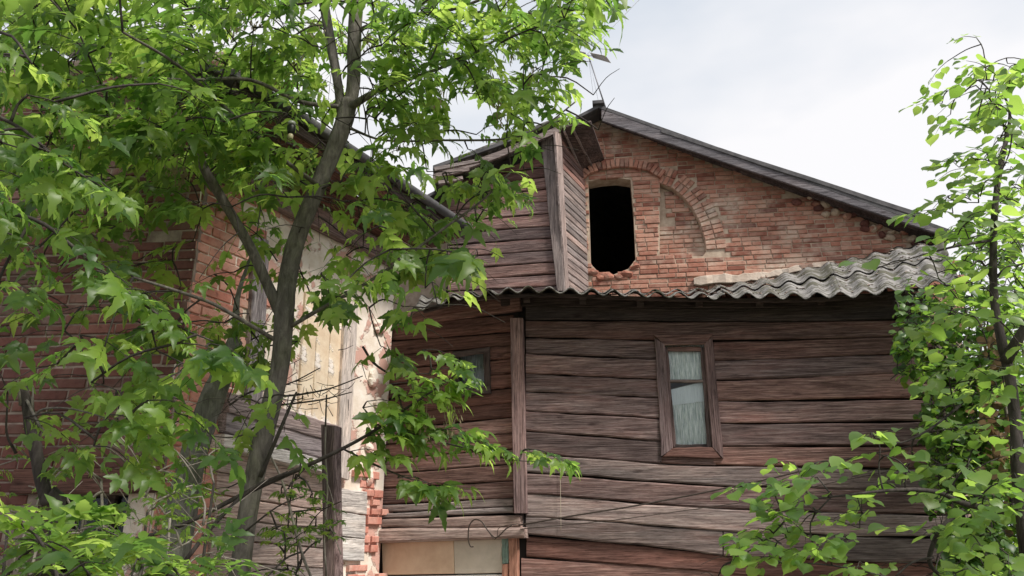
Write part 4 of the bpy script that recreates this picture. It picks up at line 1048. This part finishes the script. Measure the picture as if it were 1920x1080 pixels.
fo3.build(ot, 300); tw3.build(M_BARKD, ot)
sn = thing('broken_sapling', (P(70, 1080, 3.2).x, 3.2, 0), 'snapped dead sapling stem with a splintered top beside the brick wall', 'dead tree')
tube('trunk', [Vector((P(110, 1080, 3.2).x, 3.2, -.1))] + [P(a, b, 3.2) for a, b in ((105, 1000), (88, 940), (70, 860), (55, 780), (44, 725))], [.03, .027, .026, .026, .025, .015], M_BARKD, sn, 9, .08, 4)
for a, b, c, d in ((60, 780, 62, 725), (40, 760, 34, 712)): tube('splinter', [P(a, b, 3.19), P(c, d, 3.18)], [.010, .002], M_BARK, sn, 4)
pxtube('branch', [(62, 800, 3.19, 6), (75, 770, 3.1, 5), (120, 765, 3.05, 4), (170, 775, 3.0, 3), (215, 790, 3.0, 2)], M_BARK, sn, 5)
pxtube('branch', [(50, 750, 3.19, 6), (70, 790, 3.1, 5), (90, 830, 3.05, 3)], M_BARK, sn, 5)
pxtube('branch', [(30, 850, 3.25, 6), (12, 810, 3.2, 4), (14, 740, 3.2, 3), (0, 700, 3.15, 2)], M_BARKD, sn, 5)
fp = thing('fence_post', (P(618, 1080, 4.7).x, 4.7, 0), 'weathered square timber post wrapped by a bare climbing stem', 'post')
FPW = Wall((P(618, 1080, 4.7).x, 4.7), R(-14))
vboard('post', FPW, (602, 796), (626, 798), (636, 1500), (608, 1500), -.05, .10, M_WOODC, fp)
pxtube('dry_vine_stem', [(612, 1080, 4.55, 4), (608, 1000, 4.55, 4), (614, 920, 4.55, 4), (610, 850, 4.55, 3), (611, 790, 4.56, 3), (613, 740, 4.56, 2)], M_BARKP, fp, 5)
pxtube('dry_vine_stem', [(606, 960, 4.55, 2), (620, 990, 4.54, 2), (640, 1040, 4.54, 2)], M_BARKP, fp, 5)
pxtube('dry_vine_stem', [(612, 900, 4.55, 2), (624, 940, 4.54, 2), (630, 985, 4.54, 2)], M_BARKP, fp, 5)

# bare twigs and young shoots around the trunk
bs_ = thing('bare_shrub', (P(560, 1080, 4.3).x, 4.3, 0), 'bare twiggy shrub between the maple trunk and the timber post', 'shrub')
tws = Twigs(); fos = Foliage('maple', M_LEAF)
pxtube('stem', [(600, 1120, 4.3, 6), (565, 1035, 4.3, 6), (532, 910, 4.3, 5), (505, 850, 4.3, 4)], M_BARKP, bs_, 6)
tube('stem', [Vector((P(600, 1120, 4.3).x + .05, 4.3, -.05)), P(610, 1180, 4.3), P(600, 1118, 4.3)], [.012, .01, .009], M_BARKP, bs_, 6)
for pp in ([(500, 745, 4.4, 4), (560, 740, 4.4, 4), (620, 728, 4.35, 3), (680, 705, 4.3, 2)], [(520, 760, 4.4, 4), (600, 750, 4.4, 3), (660, 735, 4.35, 2)], [(430, 760, 4.4, 4), (470, 735, 4.4, 4), (540, 720, 4.4, 3), (600, 690, 4.4, 2)], [(610, 800, 4.5, 3), (612, 740, 4.5, 2)], [(480, 800, 4.3, 4), (440, 820, 4.2, 3), (380, 815, 4.1, 2)],
           [(570, 1000, 4.3, 3), (600, 960, 4.3, 2), (640, 940, 4.2, 2)], [(680, 650, 4.4, 5), (700, 680, 4.4, 5), (735, 705, 4.4, 3)], [(455, 1000, 4.2, 4), (520, 950, 4.2, 3), (570, 930, 4.2, 2)], [(540, 990, 4.3, 3), (545, 930, 4.3, 3), (552, 880, 4.3, 2)]):
    pxtube('bare_twig', pp, M_BARKD, bs_, 5)
for _ in range(60):
    px, py = random.gauss(540, 60), random.gauss(740, 28); a = random.uniform(0, 6.28); l = random.uniform(20, 55); tws.run([P(px, py, 4.42), P(px + math.cos(a) * l * .5, py + math.sin(a) * l * .35 + 3, 4.4), P(px + math.cos(a) * l, py + math.sin(a) * l * .6, 4.38)], .003, .0012)
tws.seed([np.array(P(a, b, 4.3)) for a, b in ((565, 1035), (545, 960), (532, 910), (510, 860), (552, 900), (500, 1000))])
for _ in range(46):
    px, py = random.gauss(520, 52), random.gauss(965, 52)
    if near_trunk(px, py): continue
    spray(fos, tws, np.array(P(px, py, random.uniform(4.1, 4.6))), rng.normal(0, 1, 3) * [1, 1, .4], .13, 3, random.uniform(.06, .10), droop=.2)
fos.build(bs_, 300); tws.build(M_BARKD, bs_)

# low thicket at the foot of the brick wall, large pointed leaves near the lens
for k, (cx, Yc, spots, lab) in enumerate((
    (120, 2.1, ((10, 990, 1), (75, 1020, 1), (60, 1075, 2), (150, 1070, 2)), 'broad-leaved young maple sapling at the foot of the snapped stem'),
    (300, 2.3, ((140, 1050, 1), (220, 1020, 1), (250, 1075, 1), (310, 1075, 2), (390, 1085, 2)), 'low leafy sapling with upright pointed leaves below the dark brick window'))):
    g = thing('maple_sapling', (P(cx, 1080, Yc).x, Yc, 0), lab, 'sapling'); f_ = Foliage('maple', M_LEAF); t_ = Twigs()
    b0 = Vector((P(cx, 1080, Yc).x, Yc, -.05)); st = [b0, b0 + Vector((.03, .02, .7)), P(cx, 1120, Yc)]
    tube('stem', st, [.014, .011, .007], M_BARKD, g, 6); t_.seed(catmull([tuple(q) for q in st], 6)[4:])
    for px, py, n in spots:
        for _ in range(n):
            p = np.array(P(px + random.uniform(-15, 15), py + random.uniform(-10, 10), Yc + random.uniform(-.25, .3))); spray(f_, t_, p, [random.gauss(0, .7), random.gauss(0, .5), random.uniform(.3, 1)], .16, 3, random.uniform(.13, .18), droop=-.3)
    f_.build(g, 300); t_.build(M_BARKD, g)
th = thing('thicket', (P(180, 1080, 3.6).x, 3.6, 0), 'tangled thicket of thin grey stems and small leaves under the brick wall', 'thicket')
tt = Twigs(); ft = Foliage('maple', M_LEAF)
for _ in range(42):
    px = random.uniform(0, 400); py = random.uniform(800, 1100); Y = random.uniform(3.0, 4.4); a = R(random.uniform(15, 60)) * random.choice((1, 1, 1, -1)); l = random.uniform(60, 190)
    tt.run(catmull([P(px, py, Y), P(px + math.cos(a) * l * .5, py + math.sin(a) * l * .4, Y), P(px + math.cos(a) * l, py + math.sin(a) * l, Y + .1)], 3), random.uniform(.002, .005), .0015)
for k in range(7):
    x = P(30 + k * 60, 1080, 3.6).x; q = [Vector((x, 3.6, -.05)), Vector((x + random.uniform(-.1, .1), 3.6, .8)), P(30 + k * 60 + random.uniform(-30, 30), random.uniform(900, 1000), 3.6)]
    tube('stem', q, [.014, .011, .006], M_BARKP if k % 2 else M_BARKD, th, 5); tt.seed(catmull([tuple(v) for v in q], 6)[6:])
for _ in range(55):
    px, py = random.uniform(-30, 420), random.uniform(830, 1110); spray(ft, tt, np.array(P(px, py, random.uniform(3.1, 4.5))), rng.normal(0, 1, 3) * [1, 1, .4], .18, 3, random.uniform(.06, .12), droop=.3)
ft.build(th, 250); tt.build(M_BARKP, th)

# ------------------------------------------------------------------ round-leaved tree on the right
lt = thing('linden_sapling', (P(1900, 1080, 3.5).x, 3.5, 0), 'slender round-leaved sapling with a thin upright stem beside the annex corner', 'tree')
fl_ = Foliage('round', M_LEAF2); tl = Twigs(.0024)
def lb(pp, nm='branch', m=M_BARKD, r=.04):
    pxtube(nm, pp, m, lt, 7, r, 4); tl.seed(catmull([tuple(P(a, b, Y)) for a, b, Y, q in pp], 5))
bx = P(1915, 1080, 3.5)
tube('trunk', [Vector((bx.x + .05, 3.5, -.1)), Vector((bx.x, 3.5, .8)), P(1915, 950, 3.5), P(1905, 800, 3.5), P(1892, 700, 3.5), P(1878, 640, 3.5), P(1864, 560, 3.5), P(1863, 440, 3.5), P(1870, 350, 3.5), P(1885, 270, 3.5), P(1893, 210, 3.5), P(1870, 150, 3.5)],
     [.05, .045, .03, .026, .024, .022, .019, .017, .015, .012, .007, .003], M_BARKD, lt, 8, .05, 5)
tl.seed([np.array(P(a, b, 3.5)) for a, b in ((1892, 700), (1878, 640), (1864, 560), (1863, 500), (1863, 440), (1866, 400), (1870, 350), (1878, 310), (1885, 270), (1893, 210), (1880, 180), (1900, 240), (1915, 180), (1905, 150), (1850, 150), (1830, 165), (1810, 190), (1800, 230), (1915, 300), (1830, 300), (1835, 380), (1910, 380))])
lb([(1885, 680, 3.5, 22), (1905, 645, 3.45, 20), (1930, 600, 3.4, 16), (1980, 520, 3.3, 12)]); lb([(1863, 450, 3.5, 6), (1800, 460, 3.4, 5), (1740, 475, 3.3, 3), (1690, 490, 3.25, 2), (1650, 500, 3.2, 2)])
lb([(1866, 540, 3.5, 5), (1840, 490, 3.5, 4), (1820, 500, 3.45, 2)]); lb([(1868, 520, 3.5, 5), (1890, 500, 3.5, 4), (1930, 495, 3.5, 3)])
lb([(1888, 262, 3.5, 6), (1875, 290, 3.45, 4), (1872, 310, 3.4, 2)]); lb([(1890, 262, 3.5, 5), (1880, 230, 3.5, 4), (1868, 200, 3.5, 3), (1830, 160, 3.4, 2)]); lb([(1890, 262, 3.5, 4), (1925, 280, 3.5, 3), (1960, 290, 3.5, 2)])
lb([(1895, 960, 3.4, 14), (1810, 945, 3.3, 11), (1765, 925, 3.25, 9), (1720, 918, 3.2, 8), (1660, 920, 3.15, 6), (1590, 928, 3.1, 4), (1500, 940, 3.1, 3), (1440, 960, 3.1, 2)])
lb([(1805, 955, 3.3, 10), (1770, 985, 3.3, 9), (1750, 1020, 3.3, 9), (1745, 1060, 3.3, 8), (1790, 1100, 3.3, 5)]); lb([(1750, 1045, 3.3, 5), (1710, 1055, 3.25, 4), (1680, 1080, 3.2, 3)])
lb([(1655, 918, 3.15, 4), (1648, 880, 3.15, 3), (1650, 840, 3.15, 2), (1640, 820, 3.15, 1.5)]); lb([(1800, 760, 3.4, 5), (1750, 800, 3.3, 4), (1690, 830, 3.25, 3), (1640, 820, 3.2, 2)])
lb([(1560, 930, 3.1, 3), (1520, 980, 3.1, 3), (1530, 1040, 3.1, 2)]); lb([(1500, 940, 3.1, 3), (1450, 1000, 3.1, 3), (1380, 1050, 3.1, 2)]); lb([(1700, 1090, 3.2, 4), (1560, 1060, 3.15, 3), (1440, 1055, 3.1, 2)])
rows2 = [(1, '.............................' + '.11'), (2, '.............................' + '388'), (3, '.............................' + '489'), (4, '.............................' + '148'), (5, '.............................' + '458'), (6, '............................' + '2578'), (7, '............................' + '1455'), (8, '...........................' + '21255'), (9, '............................' + '1455'),
         (10, '............................' + '2443'), (11, '.............................' + '343'), (12, '.............................' + '233'), (13, '..........................' + '122333'), (14, '........................' + '32142334'), (15, '.......................' + '243111344'), (16, '.......................' + '353211344'), (17, '......................' + '2344321455')]
def keep_lind(q):
    x, y = proj(q)
    return not (x < 1350 or (x < 1700 and 560 < y < 790))
for x0, y0, dgt in grid_cells(rows2):
    nsp = dgt * .68
    for _ in range(int(nsp) + (random.random() < nsp - int(nsp))):
        px, py = x0 + random.uniform(0, 60), y0 + random.uniform(0, 60); Y = random.uniform(3.0, 3.9)
        if px < 1700 and py > 780: Y = random.uniform(2.9, 3.3)
        p = np.array(P(px, py, Y)); dv = (p - np.array(P(1880, py, 3.5))) * [1, 1, 0]; dv = dv / (np.linalg.norm(dv) + 1e-6) + rng.normal(0, .5, 3) * [1, 1, .5]
        spray(fl_, tl, p, dv, random.uniform(.14, .22), random.choice((5, 6, 7)), random.uniform(.058, .09), 'round', .5, keep_lind)
fl_.build(lt, 300); tl.build(M_BARKD, lt)
# climbing vine thicket behind it
vt = thing('climbing_vine', (P(1860, 1080, 5.6).x, 5.6, 0), 'dense small-leaved climbing vine hanging over the annex corner', 'vine')
fv = Foliage('round', M_VINE); tv = Twigs(.003); fdv = Foliage('round', M_DRY)
for k in range(9):
    px = 1790 + k * 22; q = [Vector((P(px, 1080, 5.6).x, 5.6 + random.uniform(-.3, .3), -.05)), P(px + 10, 900, 5.6), P(px - 20, 720, 5.5), P(px + random.uniform(-40, 20), 580, 5.5)]
    tube('stem', q, [.018, .014, .010, .005], M_BARKP if k % 2 else M_BARKD, vt, 6, .05); tv.seed(catmull([tuple(v) for v in q], 8))
rows3 = [(7, '.............................' + '.34'), (8, '.............................' + '.33'), (9, '.............................' + '354'), (9, '............................' + '4...'), (10, '............................' + '8655'), (11, '............................' + '4876'), (12, '.............................' + '676'), (13, '.............................' + '797'), (14, '.............................' + '798'), (15, '.............................' + '598'), (16, '.............................' + '498'), (17, '.............................' + '698'), (18, '............................' + '5888')]
def keep_vine(q): x, y = proj(q); return x > 1675 + max(0, y - 660) * .22
for x0, y0, dgt in grid_cells(rows3):
    nsp = dgt * 4.6
    for _ in range(int(nsp) + (random.random() < nsp - int(nsp))):
        px, py = x0 + random.uniform(0, 60), y0 + random.uniform(0, 60); p = np.array(P(px, py, random.uniform(5.2, 6.1) if px > 1795 else random.uniform(5.2, 5.75)))
        spray(fv, tv, p, rng.normal(0, 1, 3) * [1, 1, .6], random.uniform(.12, .2), random.choice((4, 5, 6)), random.uniform(.055, .09), 'round', .6, keep_vine)
for _ in range(160):
    px, py = random.choice(((1850, 800), (1880, 760), (1860, 660), (1890, 900))); fdv.add(P(px + random.gauss(0, 14), py + random.gauss(0, 45), random.uniform(5.1, 5.4)), rng.normal(0, 1, 3) * [.4, .4, 1], rng.normal(0, 1, 3), random.uniform(.05, .08))
fv.build(vt, 300); fdv.build(vt, 0, 'dry_leaves'); tv.build(M_BARKD, vt)

# ================================================================== wires and small things
def wire(name, pp, label, cat, mat=M_CABLE, w=None):
    o = pxtube(name, pp, mat, None, 6, 0, 6); return tag(o, label, cat)
def on(wl, px, py, off): u, z = wl.hit(px, py, off); return tuple(wl.W(u, z, off))
tag(tube('wire', [on(A, 972, 985, .14), on(A, 1080, 966, .12), on(A, 1215, 944, .12), on(A, 1441, 898, .13), on(A, 1587, 861, .16), on(A, 1700, 838, .14), on(A, 1790, 815, .05)], [.007] * 7, M_CABLE, None, 6), 'dark slack wire slung across the plank wall under the tall window', 'wire')
tag(tube('wire', [on(A, 975, 992, .13), on(A, 1150, 975, .11), on(A, 1300, 955, .11), on(A, 1430, 935, .12), on(A, 1560, 905, .12), on(A, 1780, 862, .05)], [.0035] * 6, M_CABLE, None, 5), 'hair-thin second wire sagging below the dark wire on the plank wall', 'wire')
tag(tube('cable_coil', [on(LW, 960, 985, .13), on(LW, 948, 992, .14), on(LW, 930, 1008, .16), on(LW, 915, 995, .17), on(LW, 903, 978, .17), on(LW, 890, 974, .17), on(LW, 880, 986, .17), on(LW, 878, 1010, .16), on(LW, 882, 1024, .15), on(LW, 888, 1025, .14)], [.006] * 10, M_CABLE, None, 7), 'stiff brown cable end looped over the lintel beam', 'cable')
tag(tube('cable_coil', [on(LW, 968, 983, .13), on(LW, 945, 986, .14), on(LW, 934, 992, .15), on(LW, 932, 1006, .15), on(LW, 926, 1011, .15), on(LW, 918, 1000, .15)], [.003] * 6, M_CABLE, None, 6), 'thin twisted wire ends at the sawn foot of the corner post', 'cable')
tag(tube('string', [on(A, 1050, 862, .06), on(A, 1051, 930, .06), on(A, 1052, 995, .06)], [.0022] * 3, M_THREAD, None, 5), 'pale string hanging straight down the plank wall', 'string')
tag(tube('overhead_wire', [P(1204, -6, 14), P(1145, 55, 13.6), P(1050, 155, 13), P(960, 240, 12.4)], [.006] * 4, M_STEEL, None, 5), 'thin overhead wire crossing the pale sky above the ridge', 'wire')
at_ = thing('roof_antenna', P(1136, 200, 9.2), 'thin leaning aerial mast with pale plates standing on the ridge', 'antenna')
m0, m1 = P(1136, 204, 9.2), P(1103, 103, 9.25)
tube('mast', [m0, m1], [.011, .008], M_STEEL, at_, 6)
tube('stay_wire', [m1, P(1122, 190, 9.3)], [.002, .002], M_STEEL, at_, 4); tube('stay_wire', [m1, P(1112, 175, 9.3)], [.002, .002], M_STEEL, at_, 4)
tube('cross_bar', [P(1068, 98, 9.2), P(1140, 110, 9.3)], [.006, .006], M_STEEL, at_, 5)
slab3('plate', [P(1068, 90, 9.2), P(1098, 98, 9.22), P(1100, 106, 9.32), P(1072, 108, 9.3)], .006, M_PALEM, at_); slab3('plate', [P(1106, 98, 9.2), P(1136, 104, 9.22), P(1146, 118, 9.32), P(1112, 108, 9.3)], .006, M_PALEM, at_)
# old lamp holder on its wire in the maple
lh = thing('lamp_holder', P(545, 238, 4.2), 'black lamp holder with a cream collar hanging in the maple crown', 'lamp holder')
def lathe(name, prof, o, mat, par, n=14):
    V = []; Fc = []
    for r, z_ in prof:
        for k in range(n): V.append(Vector(o) + Vector((r * math.cos(6.283 * k / n), r * math.sin(6.283 * k / n), z_)))
    for i in range(len(prof) - 1):
        for k in range(n): k2 = (k + 1) % n; Fc.append((i * n + k, i * n + k2, (i + 1) * n + k2, (i + 1) * n + k))
    Fc.append(tuple(range(n - 1, -1, -1))); Fc.append(tuple((len(prof) - 1) * n + k for k in range(n)))
    return world_mesh(name, V, Fc, mat, par, True)
lo = P(545, 252, 4.2)
lathe('socket', [(.014, 0), (.022, .012), (.026, .03), (.028, .055), (.024, .062), (.012, .068)], lo, M_BLACK, lh); lathe('collar', [(.012, -.035), (.017, -.03), (.018, -.006), (.014, 0)], lo, M_CERAM, lh)
lathe('shade_cap', [(.012, .068), (.026, .07), (.022, .09), (.008, .10)], lo, M_PALEM, lh)
tube('hanging_wire', [P(480, 232, 4.3), P(520, 238, 4.22), lo + Vector((0, 0, .09)), P(590, 258, 4.28), P(632, 268, 4.35)], [.003] * 5, M_CABLE, lh, 5)
